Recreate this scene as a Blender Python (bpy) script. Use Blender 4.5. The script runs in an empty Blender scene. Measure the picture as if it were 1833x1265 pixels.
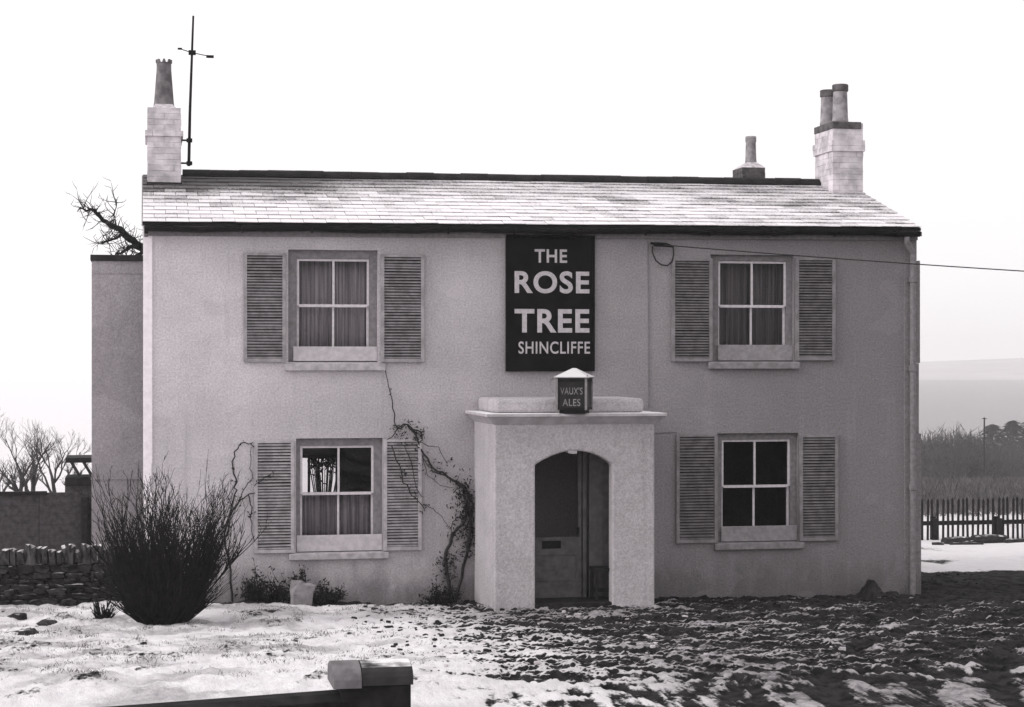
import bpy, math, random
import numpy as np
from mathutils import Vector, Matrix

R = math.radians
sc = bpy.context.scene
COL = sc.collection

# ------------------------------------------------------------------ camera
FPX, CX, HY = 3400.0, 916.5, 644.0          # focal length and horizon in photograph pixels
CAMY, CAMZ = -25.0, 3.11
TH = math.atan((CX - 258.0) / FPX)          # the camera looks a little to the right of the facade's normal
cam_d = bpy.data.cameras.new('camera')
cam = bpy.data.objects.new('camera', cam_d)
COL.objects.link(cam)
cam.location = (0, CAMY, CAMZ)
cam.rotation_euler = (R(90), 0, -TH)
cam_d.sensor_width = 36.0
cam_d.lens = FPX / 1833.0 * 36.0
cam_d.shift_y = (HY - 632.5) / 1833.0
cam_d.clip_start = 0.1
cam_d.clip_end = 5000
sc.camera = cam

# ------------------------------------------------------------------ world, sun, exposure: bright winter overcast
SUN_DIR = Vector((-0.86, -0.17, 0.46)).normalized()     # towards the sun
sun_el = math.asin(SUN_DIR.z)
sun_rot = math.atan2(SUN_DIR.x, SUN_DIR.y)
world = bpy.data.worlds.new('World')
sc.world = world
world.use_nodes = True
wn, wl = world.node_tree.nodes, world.node_tree.links
wn.clear()
sky = wn.new('ShaderNodeTexSky')
sky.sky_type = 'NISHITA'
sky.sun_disc = False
sky.sun_elevation = sun_el
sky.sun_rotation = sun_rot
sky.air_density = 2.0
sky.dust_density = 6.0
bw = wn.new('ShaderNodeRGBToBW')
mixw = wn.new('ShaderNodeMixRGB')
mixw.inputs[0].default_value = 0.88          # cloud layer over the clear sky
mixw.inputs[2].default_value = (12.0, 11.8, 11.9, 1)
bg = wn.new('ShaderNodeBackground')
bg.inputs[1].default_value = 0.10
wo = wn.new('ShaderNodeOutputWorld')
wl.new(sky.outputs[0], bw.inputs[0])
wl.new(bw.outputs[0], mixw.inputs[1])
wl.new(mixw.outputs[0], bg.inputs[0])
wl.new(bg.outputs[0], wo.inputs[0])
sd = bpy.data.lights.new('sun', 'SUN')
sd.energy = 1.5
sd.angle = R(22)
sd.color = (1.0, 0.985, 0.97)
sun = bpy.data.objects.new('sun', sd)
COL.objects.link(sun)
sun.rotation_euler = SUN_DIR.to_track_quat('Z', 'Y').to_euler()
sun.location = (-30, -20, 40)

sc.render.engine = 'CYCLES'
sc.cycles.use_denoising = True
sc.cycles.max_bounces = 8
sc.cycles.volume_bounces = 2
sc.view_settings.view_transform = 'Standard'
sc.view_settings.look = 'None'
sc.view_settings.exposure = 0.0
sc.view_settings.gamma = 1.0

# ------------------------------------------------------------------ pixel helpers (a pixel gives a direction; the plane gives the distance)
def ray(px, py):
    a, b = (px - CX) / FPX, (HY - py) / FPX
    s, c = math.sin(TH), math.cos(TH)
    return Vector((s + a * c, c - a * s, b))
def onY(px, py, Y):
    d = ray(px, py)
    t = (Y - CAMY) / d.y
    return Vector((d.x * t, Y, CAMZ + d.z * t))
def onZ(px, py, z):
    d = ray(px, py)
    t = (z - CAMZ) / d.z
    return Vector((d.x * t, CAMY + d.y * t, z))
def XZ(px, py, Y):
    p = onY(px, py, Y)
    return p.x, p.z

# ------------------------------------------------------------------ object helpers
W = {}                                        # world offset of every object
def link(o, parent=None, loc=(0, 0, 0)):
    COL.objects.link(o)
    loc = Vector(loc)
    o.location = loc
    if parent is not None:
        o.parent = parent
        o.matrix_parent_inverse = Matrix.Translation(-W[parent.name])
    W[o.name] = loc.copy()
    return o
def tag(o, label=None, cat=None, group=None, kind=None):
    if label: o['label'] = label
    if cat: o['category'] = cat
    if group: o['group'] = group
    if kind: o['kind'] = kind
    return o
def thing(name, loc, label, cat, group=None):
    o = bpy.data.objects.new(name, None)
    o.empty_display_size = 0.2
    link(o, None, loc)
    return tag(o, label, cat, group)

class MB:
    def __init__(s):
        s.v, s.f = [], []
    def add(s, verts, faces):
        n = len(s.v)
        s.v += [tuple(v) for v in verts]
        s.f += [tuple(i + n for i in f) for f in faces]
        return s
    def box(s, x0, x1, y0, y1, z0, z1):
        return s.add([(x0,y0,z0),(x1,y0,z0),(x1,y1,z0),(x0,y1,z0),(x0,y0,z1),(x1,y0,z1),(x1,y1,z1),(x0,y1,z1)],
                     [(0,3,2,1),(4,5,6,7),(0,1,5,4),(1,2,6,5),(2,3,7,6),(3,0,4,7)])
    def prism(s, pts, y0, y1):                # polygon in xz (counter-clockwise seen from -y), extruded along y
        n = len(pts)
        v = [(x, y0, z) for x, z in pts] + [(x, y1, z) for x, z in pts]
        f = [tuple(range(n)), tuple(range(2*n-1, n-1, -1))]
        f += [(i, i+n, (i+1) % n + n, (i+1) % n) for i in range(n)]
        return s.add(v, f)
    def prism_x(s, pts, x0, x1):              # polygon in yz, extruded along x
        n = len(pts)
        v = [(x0, y, z) for y, z in pts] + [(x1, y, z) for y, z in pts]
        f = [tuple(range(n-1, -1, -1)), tuple(range(n, 2*n))]
        f += [(i, (i+1) % n, (i+1) % n + n, i+n) for i in range(n)]
        return s.add(v, f)
    def prism_z(s, pts, z0, z1):
        n = len(pts)
        v = [(x, y, z0) for x, y in pts] + [(x, y, z1) for x, y in pts]
        f = [tuple(range(n-1, -1, -1)), tuple(range(n, 2*n))]
        f += [(i, (i+1) % n, (i+1) % n + n, i+n) for i in range(n)]
        return s.add(v, f)
    def tube(s, pts, rad, sides=6, cap=True):
        pts = [Vector(p) for p in pts]
        if not hasattr(rad, '__len__'): rad = [rad] * len(pts)
        rings, up = [], None
        for i, p in enumerate(pts):
            d = (pts[min(i+1, len(pts)-1)] - pts[max(i-1, 0)])
            d = d.normalized() if d.length > 1e-9 else Vector((0, 0, 1))
            if up is None:
                up = d.orthogonal().normalized()
            else:
                up = up - d * up.dot(d)
                up = up.normalized() if up.length > 1e-6 else d.orthogonal().normalized()
            q = d.cross(up)
            rings.append([p + (up * math.cos(2*math.pi*k/sides) + q * math.sin(2*math.pi*k/sides)) * rad[i] for k in range(sides)])
        v = [c for r in rings for c in r]
        f = []
        for i in range(len(pts)-1):
            for k in range(sides):
                a, b = i*sides+k, i*sides+(k+1) % sides
                f.append((a, b, b+sides, a+sides))
        if cap:
            f.append(tuple(range(sides-1, -1, -1)))
            f.append(tuple(range((len(pts)-1)*sides, len(pts)*sides)))
        return s.add(v, f)
    def lathe(s, c, prof, sides=20, jag=None): # prof: (radius, z) from bottom to top, closed
        v = []
        for j, (r, z) in enumerate(prof):
            for k in range(sides):
                a = 2*math.pi*k/sides
                zz = z + (jag(k) if jag and j == jag.row else 0) if jag else z
                v.append((c[0] + r*math.cos(a), c[1] + r*math.sin(a), c[2] + zz))
        f = []
        for j in range(len(prof)-1):
            for k in range(sides):
                a, b = j*sides+k, j*sides+(k+1) % sides
                f.append((a, b, b+sides, a+sides))
        f.append(tuple(range(sides-1, -1, -1)))
        f.append(tuple(range((len(prof)-1)*sides, len(prof)*sides)))
        return s.add(v, f)
    def mesh(s, name, mat, smooth=False):
        m = bpy.data.meshes.new(name)
        m.from_pydata(s.v, [], s.f)
        m.materials.append(mat)
        if smooth:
            m.polygons.foreach_set('use_smooth', [True] * len(m.polygons))
        m.update()
        return m
    def build(s, name, mat, parent=None, bevel=0, smooth=False, loc=(0, 0, 0)):
        o = bpy.data.objects.new(name, s.mesh(name, mat, smooth))
        link(o, parent, loc)
        if bevel:
            b = o.modifiers.new('bevel', 'BEVEL')
            b.width = bevel
            b.segments = 2
            b.limit_method = 'ANGLE'
        return o
def inst(name, mesh, parent, loc, rot=None, scale=None):
    o = bpy.data.objects.new(name, mesh)
    link(o, parent, loc)
    if rot: o.rotation_euler = rot
    if scale: o.scale = scale
    return o

# numpy value noise
def vnoise(x, y, seed=0):
    xi, yi = np.floor(x).astype(np.int64), np.floor(y).astype(np.int64)
    xf, yf = x - xi, y - yi
    u, v = xf*xf*(3-2*xf), yf*yf*(3-2*yf)
    def h(a, b):
        n = (a * 374761393 + b * 668265263 + seed * 1442695041) & 0xffffffff
        n = ((n ^ (n >> 13)) * 1274126177) & 0xffffffff
        n = ((n ^ (n >> 16)) * 2246822519) & 0xffffffff
        return ((n ^ (n >> 15)) & 0xffff) / 65535.0
    a, b, c, d = h(xi, yi), h(xi+1, yi), h(xi, yi+1), h(xi+1, yi+1)
    return (a*(1-u)+b*u)*(1-v) + (c*(1-u)+d*u)*v
def fbm(x, y, seed=0, o=4, g=0.5):
    t, a, s = 0, 1.0, 0
    for i in range(o):
        t = t + a * vnoise(x * 2**i + 17.3*i, y * 2**i - 9.1*i, seed + i)
        s += a
        a *= g
    return t / s
def sstep(a, b, x):
    t = np.clip((x - a) / (b - a), 0, 1)
    return t*t*(3-2*t)

# ------------------------------------------------------------------ materials
def grey(v, t=0.75):                            # faint warm-violet tone of the print
    return (min(1, v*(1+0.05*t)), v*(1-0.05*t), v*(1+0.015*t), 1)
class N:                                       # tiny node-graph helper
    def __init__(s, name):
        s.m = bpy.data.materials.new(name)
        s.m.use_nodes = True
        s.t = s.m.node_tree
        s.b = s.t.nodes['Principled BSDF']
        s.out = s.t.nodes['Material Output']
    def n(s, typ, **kw):
        x = s.t.nodes.new(typ)
        for k, v in kw.items(): setattr(x, k, v)
        return x
    def set(s, node, i, val):
        if hasattr(val, 'is_output'): s.t.links.new(val, node.inputs[i])
        else: node.inputs[i].default_value = val
    def pos(s):
        return s.n('ShaderNodeNewGeometry').outputs['Position']
    def scaled(s, v, sc3, loc=(0,0,0)):
        m = s.n('ShaderNodeMapping')
        m.inputs['Scale'].default_value = sc3
        m.inputs['Location'].default_value = loc
        s.set(m, 0, v)
        return m.outputs[0]
    def noise(s, vec, scale, detail=4, rough=0.55):
        x = s.n('ShaderNodeTexNoise')
        s.set(x, 'Vector', vec)
        x.inputs['Scale'].default_value = scale
        x.inputs['Detail'].default_value = detail
        x.inputs['Roughness'].default_value = rough
        return x.outputs[0]
    def ramp(s, f, a, b, c0=0.0, c1=1.0):
        x = s.n('ShaderNodeMapRange')
        x.interpolation_type = 'SMOOTHSTEP'
        s.set(x, 0, f)
        x.inputs[1].default_value, x.inputs[2].default_value = a, b
        x.inputs[3].default_value, x.inputs[4].default_value = c0, c1
        return x.outputs[0]
    def math(s, op, a, b=0.0):
        x = s.n('ShaderNodeMath', operation=op)
        s.set(x, 0, a)
        s.set(x, 1, b)
        return x.outputs[0]
    def mix(s, f, a, b):
        x = s.n('ShaderNodeMixRGB')
        s.set(x, 0, f); s.set(x, 1, a); s.set(x, 2, b)
        return x.outputs[0]
    def sep(s, v):
        x = s.n('ShaderNodeSeparateXYZ')
        s.set(x, 0, v)
        return x.outputs
    def attr(s, name):
        return s.n('ShaderNodeAttribute', attribute_name=name).outputs['Fac']
    def bump(s, h, strength=0.3, dist=0.01):
        x = s.n('ShaderNodeBump')
        x.inputs['Strength'].default_value = strength
        x.inputs['Distance'].default_value = dist
        s.set(x, 'Height', h)
        s.set(s.b, 'Normal', x.outputs[0])
    def fin(s, col, rough=0.85, spec=0.3):
        s.set(s.b, 'Base Color', col)
        s.set(s.b, 'Roughness', rough)
        s.b.inputs['Specular IOR Level'].default_value = spec
        return s.m

def plain(name, v, var=0.25, scale=9.0, rough=0.8, bump=0.25, spec=0.15, fine=60.0):
    k = N(name)
    p = k.pos()
    a = k.noise(p, scale, 5)
    c = k.mix(k.ramp(a, 0.3, 0.7), grey(v*(1-var)), grey(min(0.9, v*(1+var))))
    k.bump(k.noise(p, fine, 4), bump, 0.006)
    return k.fin(c, rough, spec)

def render_mat(name, v, damp_dark_right=True):
    # lime-washed roughcast: blotchy wash, fine grain, damp and splash stains at the foot, darker rightwards
    k = N(name)
    p = k.pos()
    s = k.sep(p)
    big = k.noise(k.scaled(p, (0.5, 0.5, 0.7)), 1.0, 5, 0.6)
    mid = k.noise(k.scaled(p, (1, 1, 0.55)), 5.0, 5, 0.65)
    c = k.mix(k.ramp(big, 0.32, 0.68), grey(v*0.86), grey(v*1.1))
    c = k.mix(k.math('MULTIPLY', k.ramp(mid, 0.5, 0.75), 0.25), c, grey(v*0.62))
    if damp_dark_right:
        # the tone darkens towards the right of the front, in blotchy patches
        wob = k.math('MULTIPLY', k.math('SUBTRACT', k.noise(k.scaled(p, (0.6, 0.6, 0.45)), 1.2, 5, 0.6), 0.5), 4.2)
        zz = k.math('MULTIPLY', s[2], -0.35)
        right_dark = k.ramp(k.math('ADD', k.math('ADD', s[0], wob), zz), -2.2, 8.6)
        c = k.mix(k.math('MULTIPLY', right_dark, 0.92), c, grey(v*0.31))
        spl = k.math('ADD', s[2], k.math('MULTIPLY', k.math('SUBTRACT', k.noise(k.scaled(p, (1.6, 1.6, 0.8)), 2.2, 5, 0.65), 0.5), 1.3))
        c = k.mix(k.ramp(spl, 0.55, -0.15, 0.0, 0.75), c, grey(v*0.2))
    str_ = k.noise(k.scaled(p, (6, 6, 0.30)), 1.0, 5, 0.65)
    c = k.mix(k.ramp(str_, 0.54, 0.76, 0.0, 0.42), c, grey(v*0.5))
    pat = k.noise(k.scaled(p, (1.1, 1.1, 1.5)), 1.0, 2, 0.4)
    c = k.mix(k.ramp(pat, 0.585, 0.60, 0.0, 0.16), c, grey(v*0.55))       # old patch repairs
    warp = k.n('ShaderNodeVectorMath', operation='ADD')
    k.set(warp, 0, p)
    nz3 = k.n('ShaderNodeTexNoise'); k.set(nz3, 'Vector', p); nz3.inputs['Scale'].default_value = 2.5; nz3.inputs['Detail'].default_value = 5
    k.set(warp, 1, nz3.outputs['Color'])
    vo = k.n('ShaderNodeTexVoronoi', feature='DISTANCE_TO_EDGE')
    k.set(vo, 'Vector', warp.outputs[0]); vo.inputs['Scale'].default_value = 0.55
    ck = k.math('MULTIPLY', k.ramp(vo.outputs['Distance'], 0.0, 0.006, 1.0, 0.0), k.ramp(k.noise(p, 0.9, 3), 0.50, 0.60))
    c = k.mix(k.math('MULTIPLY', ck, 0.16), c, grey(v*0.3))               # hairline cracks
    speck = k.noise(p, 42, 6, 0.8)
    dk = k.n('ShaderNodeMixRGB', blend_type='MULTIPLY')
    k.set(dk, 0, 1.0); k.set(dk, 1, c)
    k.set(dk, 2, k.mix(k.ramp(speck, 0.36, 0.64), grey(0.66, 0), grey(1.0, 0)))
    c = dk.outputs[0]
    h = k.math('ADD', k.math('MULTIPLY', k.noise(p, 90, 4, 0.7), 0.6), k.noise(p, 16, 4))
    k.bump(h, 0.8, 0.016)
    return k.fin(c, 0.92, 0.15)

M = {}
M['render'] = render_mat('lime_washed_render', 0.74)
M['porch'] = render_mat('porch_render', 0.56, damp_dark_right=False)
M['wing'] = render_mat('outbuilding_render', 0.38, damp_dark_right=False)
M['white'] = plain('white_paint', 0.86, 0.08, 14, 0.6, 0.12)
M['window_white'] = plain('window_white_paint', 0.62, 0.12, 20, 0.5, 0.1)
M['frame_grey'] = plain('grey_window_frame', 0.20, 0.18, 18, 0.6, 0.15)
M['board'] = plain('window_board_paint', 0.50, 0.12, 16, 0.6, 0.15)
M['sill'] = plain('stone_sill', 0.40, 0.22, 12, 0.85, 0.3)
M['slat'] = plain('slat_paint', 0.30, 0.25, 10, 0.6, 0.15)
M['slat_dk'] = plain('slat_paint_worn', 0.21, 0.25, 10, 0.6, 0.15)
M['slat_r'] = plain('slat_paint_dark', 0.14, 0.25, 10, 0.6, 0.15)  # darker tone for the right-hand slats
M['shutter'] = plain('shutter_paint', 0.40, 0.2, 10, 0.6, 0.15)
M['shutter_r'] = plain('shutter_paint_dark', 0.22, 0.2, 10, 0.6, 0.15)  # right-hand shutters, boards and sills take darker copies of the colour
M['board_r'] = plain('window_board_paint_dark', 0.27, 0.15, 16, 0.6, 0.15)
M['sill_r'] = plain('stone_sill_dark', 0.24, 0.22, 12, 0.85, 0.3)
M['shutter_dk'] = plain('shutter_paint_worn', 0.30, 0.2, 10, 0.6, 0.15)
M['black'] = plain('black_paint', 0.005, 0.4, 6, 0.6, 0.1, 0.08)
M['iron'] = plain('black_iron', 0.010, 0.4, 12, 0.6, 0.2, 0.12)
M['letter'] = plain('cream_lettering', 0.46, 0.12, 25, 0.6, 0.1)
M['letter_dim'] = plain('faded_lettering', 0.17, 0.3, 9, 0.6, 0.1)
M['wire'] = plain('wire', 0.03, 0.2, 9, 0.6, 0.05)
M['brick'] = plain('whitewashed_brick', 0.56, 0.30, 5, 0.9, 0.5)
M['brick_dk'] = plain('sooty_brick', 0.10, 0.4, 8, 0.9, 0.5)
M['mortar'] = plain('mortar', 0.50, 0.3, 12, 0.95, 0.5)
M['pot'] = plain('chimney_pot_clay', 0.30, 0.3, 9, 0.85, 0.25)
M['pot_dark'] = plain('sooty_chimney_pot', 0.15, 0.35, 9, 0.85, 0.25)
M['slate_plain'] = plain('dark_slate', 0.018, 0.4, 7, 0.7, 0.3)
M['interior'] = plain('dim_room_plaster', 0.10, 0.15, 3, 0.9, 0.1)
M['wood_dark'] = plain('dark_timber', 0.018, 0.4, 14, 0.8, 0.4)
M['wood_mid'] = plain('weathered_timber', 0.055, 0.35, 12, 0.85, 0.4)
M['door'] = plain('door_paint', 0.11, 0.25, 9, 0.6, 0.2)
M['door_light'] = plain('door_frame_paint', 0.13, 0.2, 9, 0.6, 0.15)
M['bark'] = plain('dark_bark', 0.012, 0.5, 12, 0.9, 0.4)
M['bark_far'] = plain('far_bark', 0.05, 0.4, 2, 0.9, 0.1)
M['leaf'] = plain('dark_leaves', 0.014, 0.6, 20, 0.8, 0.1)
M['vine'] = plain('bare_climber_stem', 0.03, 0.4, 20, 0.85, 0.2)
M['soil'] = plain('wet_soil', 0.022, 0.5, 14, 0.9, 0.6)
M['pier'] = plain('dark_wall_stone', 0.014, 0.5, 7, 0.9, 0.6)
M['grass'] = plain('dead_grass', 0.14, 0.5, 3, 0.9, 0.0)

def snow_on(name, base_v, thr0, thr1, base_var=0.35, snow=0.82, nscale=9.0):
    # snow lies where faces look up, broken by noise
    k = N(name)
    p = k.pos()
    g = k.n('ShaderNodeNewGeometry')
    nz = k.sep(g.outputs['Normal'])[2]
    base = k.mix(k.ramp(k.noise(p, 7, 5), 0.3, 0.7), grey(base_v*(1-base_var)), grey(base_v*(1+base_var)))
    f = k.ramp(k.math('ADD', nz, k.math('MULTIPLY', k.math('SUBTRACT', k.noise(p, nscale, 5), 0.5), 0.9)), thr0, thr1)
    k.bump(k.noise(p, 40, 5, 0.65), 0.6, 0.012)
    return k.fin(k.mix(f, base, grey(snow, 0.3)), 0.9, 0.2)
M['wallstone'] = snow_on('snow_dusted_wall_stone', 0.024, 0.9, 1.2, 0.7)
M['capstone'] = snow_on('snow_dusted_coping_stone', 0.05, 0.7, 1.15, 0.7)
M['lantern_roof'] = snow_on('snowy_lantern_roof', 0.3, 0.2, 0.6, 0.2, 0.62)
M['ledge'] = snow_on('snowy_ledge', 0.44, 0.75, 1.0, 0.15, 0.84, 5)
M['cap_dark'] = snow_on('dark_rounded_coping', 0.03, 0.88, 1.05, 0.3, 0.8, 3)
M['cap_light'] = plain('lit_coping_end', 0.15, 0.25, 12, 0.85, 0.4)  # lit left face of the dark capstone, put in as a paler colour
M['log'] = snow_on('snow_dusted_timber', 0.03, 0.85, 1.2, 0.4)

def roof_mat():
    k = N('snowy_slate')
    p = k.pos()
    s = k.sep(p)
    info = k.n('ShaderNodeObjectInfo')
    base = k.mix(info.outputs['Random'], grey(0.05), grey(0.13))
    # how far up the slope (0 at the eave, 1 at the ridge)
    up = k.ramp(s[1], -0.2, 2.6)
    big = k.noise(k.scaled(p, (0.9, 1.6, 0.0)), 1.3, 5, 0.6)
    fine = k.noise(k.scaled(p, (9.0, 15.0, 0.0)), 3.0, 6, 0.8)
    left = k.ramp(s[0], 0.2, 5.5, 0.55, 0.06)
    right = k.ramp(s[0], 3.0, 11.0, -0.04, 0.07)
    a = k.math('ADD', k.math('MULTIPLY', big, 0.55), k.math('MULTIPLY', fine, 1.1))
    a = k.math('ADD', a, k.math('MULTIPLY', info.outputs['Random'], 0.16))
    a = k.math('SUBTRACT', a, k.math('MULTIPLY', k.math('POWER', up, 2.2), k.math('ADD', left, 0.10)))
    a = k.math('SUBTRACT', a, right)
    snow = k.ramp(a, 0.54, 0.96)
    k.bump(k.noise(p, 50, 4), 0.3, 0.006)
    return k.fin(k.mix(snow, base, grey(0.83, 0.5)), 0.85, 0.25)
M['slate'] = roof_mat()

def glass_mat():
    k = N('window_glass')
    gl = k.n('ShaderNodeBsdfGlossy')
    gl.inputs['Roughness'].default_value = 0.02
    gl.inputs['Color'].default_value = (0.9, 0.9, 0.9, 1)
    tr = k.n('ShaderNodeBsdfTransparent')
    tr.inputs['Color'].default_value = (0.86, 0.85, 0.86, 1)
    fr = k.n('ShaderNodeFresnel')
    fr.inputs['IOR'].default_value = 1.22
    mx = k.n('ShaderNodeMixShader')
    k.set(mx, 0, fr.outputs[0]); k.set(mx, 1, tr.outputs[0]); k.set(mx, 2, gl.outputs[0])
    k.t.links.new(mx.outputs[0], k.out.inputs[0])
    return k.m
M['glass'] = glass_mat()
def curtain_mat(name, v):
    k = N(name)
    p = k.pos()
    a = k.noise(k.scaled(p, (30, 30, 0.5)), 1.0, 3)
    c = k.mix(k.ramp(a, 0.35, 0.65), grey(v*0.55), grey(v*1.4))
    return k.fin(c, 0.9, 0.1)
M['curtain'] = curtain_mat('grey_net_curtain', 0.40)
M['curtain_dk'] = curtain_mat('half_curtain', 0.30)
M['curtain_r'] = curtain_mat('dark_patterned_curtain', 0.15)

def ground_mat():
    k = N('snow_and_mud')
    p = k.pos()
    snow, dirt = k.attr('snow'), k.attr('dirt')
    f1 = k.noise(k.scaled(p, (1, .6, 1)), 9, 6, 0.7)
    f2 = k.noise(k.scaled(p, (1, .7, 1)), 26, 5, 0.7)
    th = k.math('ADD', snow, k.math('ADD', k.math('MULTIPLY', k.math('SUBTRACT', f1, 0.5), 1.1), k.math('MULTIPLY', k.math('SUBTRACT', f2, 0.5), 0.7)))
    cover = k.ramp(th, 0.36, 0.64)
    mud = k.mix(k.ramp(k.noise(p, 6, 5), 0.35, 0.65), grey(0.008), grey(0.034))
    sn = k.mix(k.ramp(k.noise(p, 3.1, 5), 0.3, 0.7), grey(0.80, 0.5), grey(0.87, 0.3))
    slush = k.mix(k.ramp(k.noise(p, 8, 5), 0.3, 0.7), grey(0.10), grey(0.40))
    sn = k.mix(dirt, sn, slush)
    k.bump(k.math('ADD', k.math('MULTIPLY', f2, 0.5), f1), 0.9, 0.06)
    return k.fin(k.mix(cover, mud, sn), 0.9, 0.06)
M['ground'] = ground_mat()

# ------------------------------------------------------------------ ground: one sheet, fine near the house
def base_z(x, y):
    x, y = np.asarray(x, float), np.asarray(y, float)
    z = -0.12 - 0.055 * np.clip(y, -8.0, 0.0) - 0.010*np.clip(x-5, 0, 8)
    z = z + 0.07 * sstep(3.0, 0.6, x) * sstep(-4, -0.3, y) * sstep(3, 0, y)
    fall = sstep(1.5, 14.0, y) * 0.58 + sstep(14, 62, y) * 1.4 + sstep(44, 150, y) * 11.5
    side = sstep(0, 1, (x - 1.0 - 0.06*np.clip(y, 0, None)) / (5.0 + 0.16*np.clip(y, 0, None)))   # the land drops away only to the right of the house
    fall = fall * side + sstep(3, 60, y) * 0.6 * (1 - side)
    return z - fall
def gz(x, y):
    return float(base_z(x, y))

def axis(lo, hi, step, far_lo, far_hi, grow=1.16):
    a = list(np.arange(lo, hi + 1e-6, step))
    s, v, up = step, hi, []
    while v < far_hi:
        s *= grow; v += s; up.append(min(v, far_hi))
    s, v, dn = step, lo, []
    while v > far_lo:
        s *= grow; v -= s; dn.append(max(v, far_lo))
    return np.array(dn[::-1] + a + up)
gx = axis(-2.2, 11.4, 0.030, -1500, 2400)
gy = axis(-8.6, 1.0, 0.030, -500, 3200)
X, Y = np.meshgrid(gx, gy)
Zb = base_z(X, Y)
near = sstep(-12, -9, Y) * sstep(7, 2, Y) * sstep(-5, -2.5, X) * sstep(19, 12.5, X)
xb = 3.35 + 0.12 * Y + 0.9 * (fbm(X*0.6, Y*0.6, 5) - 0.5)
drive = sstep(-0.5, 1.1, X - xb)                       # 0 on the lawn, 1 on the drive
# wheel ruts: arcs swinging in from the road on the right
rut = np.zeros_like(X)
ridge = np.zeros_like(X)
for (cx, cy, r, w) in ((13.5, 6.5, 10.6, .13), (13.5, 6.5, 12.0, .14), (15.0, 9.0, 13.6, .12), (15.0, 9.0, 15.0, .13),
                       (4.0, -19.0, 14.2, .14), (4.0, -19.0, 15.6, .14), (18.0, -14.0, 13.0, .12), (18.0, -14.0, 11.6, .13),
                       (9.0, -21.0, 16.6, .12), (9.0, -21.0, 18.0, .13), (8.0, 12.0, 16.0, .12), (8.0, 12.0, 17.5, .12)):
    d = np.hypot(X-cx, Y-cy) - r + 0.14*(fbm(X*0.9, Y*0.9, 31) - 0.5)
    fade = sstep(0.22, 0.5, fbm(X*0.45+cx, Y*0.45+cy*3+r, 9, 3))
    rut = np.maximum(rut, np.exp(-(d/w)**2) * fade)
    ridge = np.maximum(ridge, np.exp(-((np.abs(d)-w*1.7)/(w*0.55))**2) * fade)
rut, ridge = rut*drive, ridge*drive
# trampled streaks run roughly along the drive
sx, sy = np.arctan2(Y-6.5, X-13.5)*12.0, np.hypot(X-13.5, Y-6.5)     # along and across the swing of the wheels
streak = fbm(sx*1.5, sy*5.0, 41, 6, 0.74)
lumps = fbm(X*6.5, Y*4.4, 51, 6, 0.76)
tuft = fbm(X*2.2, Y*1.7, 61, 5, 0.6)
lawn_s = 1.06 - 0.48*sstep(0.52, 0.72, tuft) - 0.22*sstep(0.60, 0.75, lumps)
clean = sstep(1.9, 0.2, np.abs(X - xb - 0.2)) * 0.24
drive_s = 0.39 + 2.3*(streak-0.5) + 2.0*(lumps-0.5) + clean - 0.75*rut + 0.25*ridge - 0.05*(X-6)
drive_s -= 0.30 * sstep(-2.6, -0.3, Y) * sstep(6.4, 7.4, X)
snow = lawn_s*(1-drive) + drive_s*drive
dirt = drive * (0.10 + 0.80*sstep(1.9, 4.9, X + 0.12*Y) + 0.7*(fbm(X*0.8, Y*1.1, 71)-0.5))
dirt = np.clip(dirt + 0.6*(1-drive)*sstep(0.42, 0.66, fbm(X*1.3, Y*2.0, 77)) * 0.9, 0, 0.95)
# bare damp strip along the foot of the front wall and porch
strip = sstep(-0.75, -0.15, Y + 0.45*(fbm(X*2.5, Y*2.5, 81)-0.5)) * sstep(1.0, 0.4, Y)
snow = snow - 1.1*strip*sstep(0.0, 0.6, X)*sstep(11.2, 10.6, X)
# yard to the right of and behind the house: churned mud, then clean snow to the paling fence
yard = sstep(10.2, 11.0, X) * sstep(-1.4, -0.2, Y)
yz = 2.9 + 1.1*(fbm(X*0.9, Y*0.9, 91)-0.5)
snow = snow*(1-yard) + yard*np.where(Y > yz, 0.82 + 1.5*(lumps-0.5) + 0.9*(fbm(X*0.9, Y*0.5, 95)-0.5), -0.05 + 0.5*(lumps-0.5))
dirt = dirt*(1-yard) + yard*0.15
# far fields: patchy
far = sstep(19, 26, Y)
fieldn = fbm(X*0.5, Y*0.12, 101, 5, 0.65)
snow = snow*(1-far) + far*(0.45 + 1.6*(fieldn-0.5)*sstep(150, 60, Y))
dirt = dirt*(1-far) + far*(0.8 - 0.18*sstep(90, 160, Y))*sstep(2, 10, X)
snow = snow + 0.10*sstep(90, 160, Y)*far
snow = np.where((X < 1.0 + 0.16*Y) & (Y > 7), 0.95, snow)
dirt = np.where((X < 1.0 + 0.16*Y) & (Y > 7), 0.05, dirt)
det = drive*((streak-0.5)*0.105 + (lumps-0.5)*0.125 - 0.034*rut + 0.020*ridge*(lumps*2-0.5)) + (1-drive)*((tuft-0.5)*0.15 + (lumps-0.5)*0.06 + 0.02)
det = det + 0.018*(fbm(X*9, Y*9, 111, 3)-0.5)*2
facing = np.gradient(det, axis=0) / np.gradient(Y, axis=0)          # banks that look towards the road shed their snow
snow = snow - near*np.clip(facing - 0.02, 0, 0.6)*(drive*1.4 + 0.5*(1-drive)) + near*np.clip(-facing, 0, 0.4)*0.25
Zg = Zb + near*det + (1-near)*0.03*(fbm(X*0.7, Y*0.7, 3)-0.5) * 1.0
nx, ny = len(gx), len(gy)
gm = bpy.data.meshes.new('ground')
vs = np.stack([X, Y, Zg], -1).reshape(-1, 3)
gm.vertices.add(nx*ny)
gm.vertices.foreach_set('co', vs.astype(np.float32).ravel())
ii, jj = np.meshgrid(np.arange(nx-1), np.arange(ny-1))
a = (jj*nx + ii).ravel()
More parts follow.
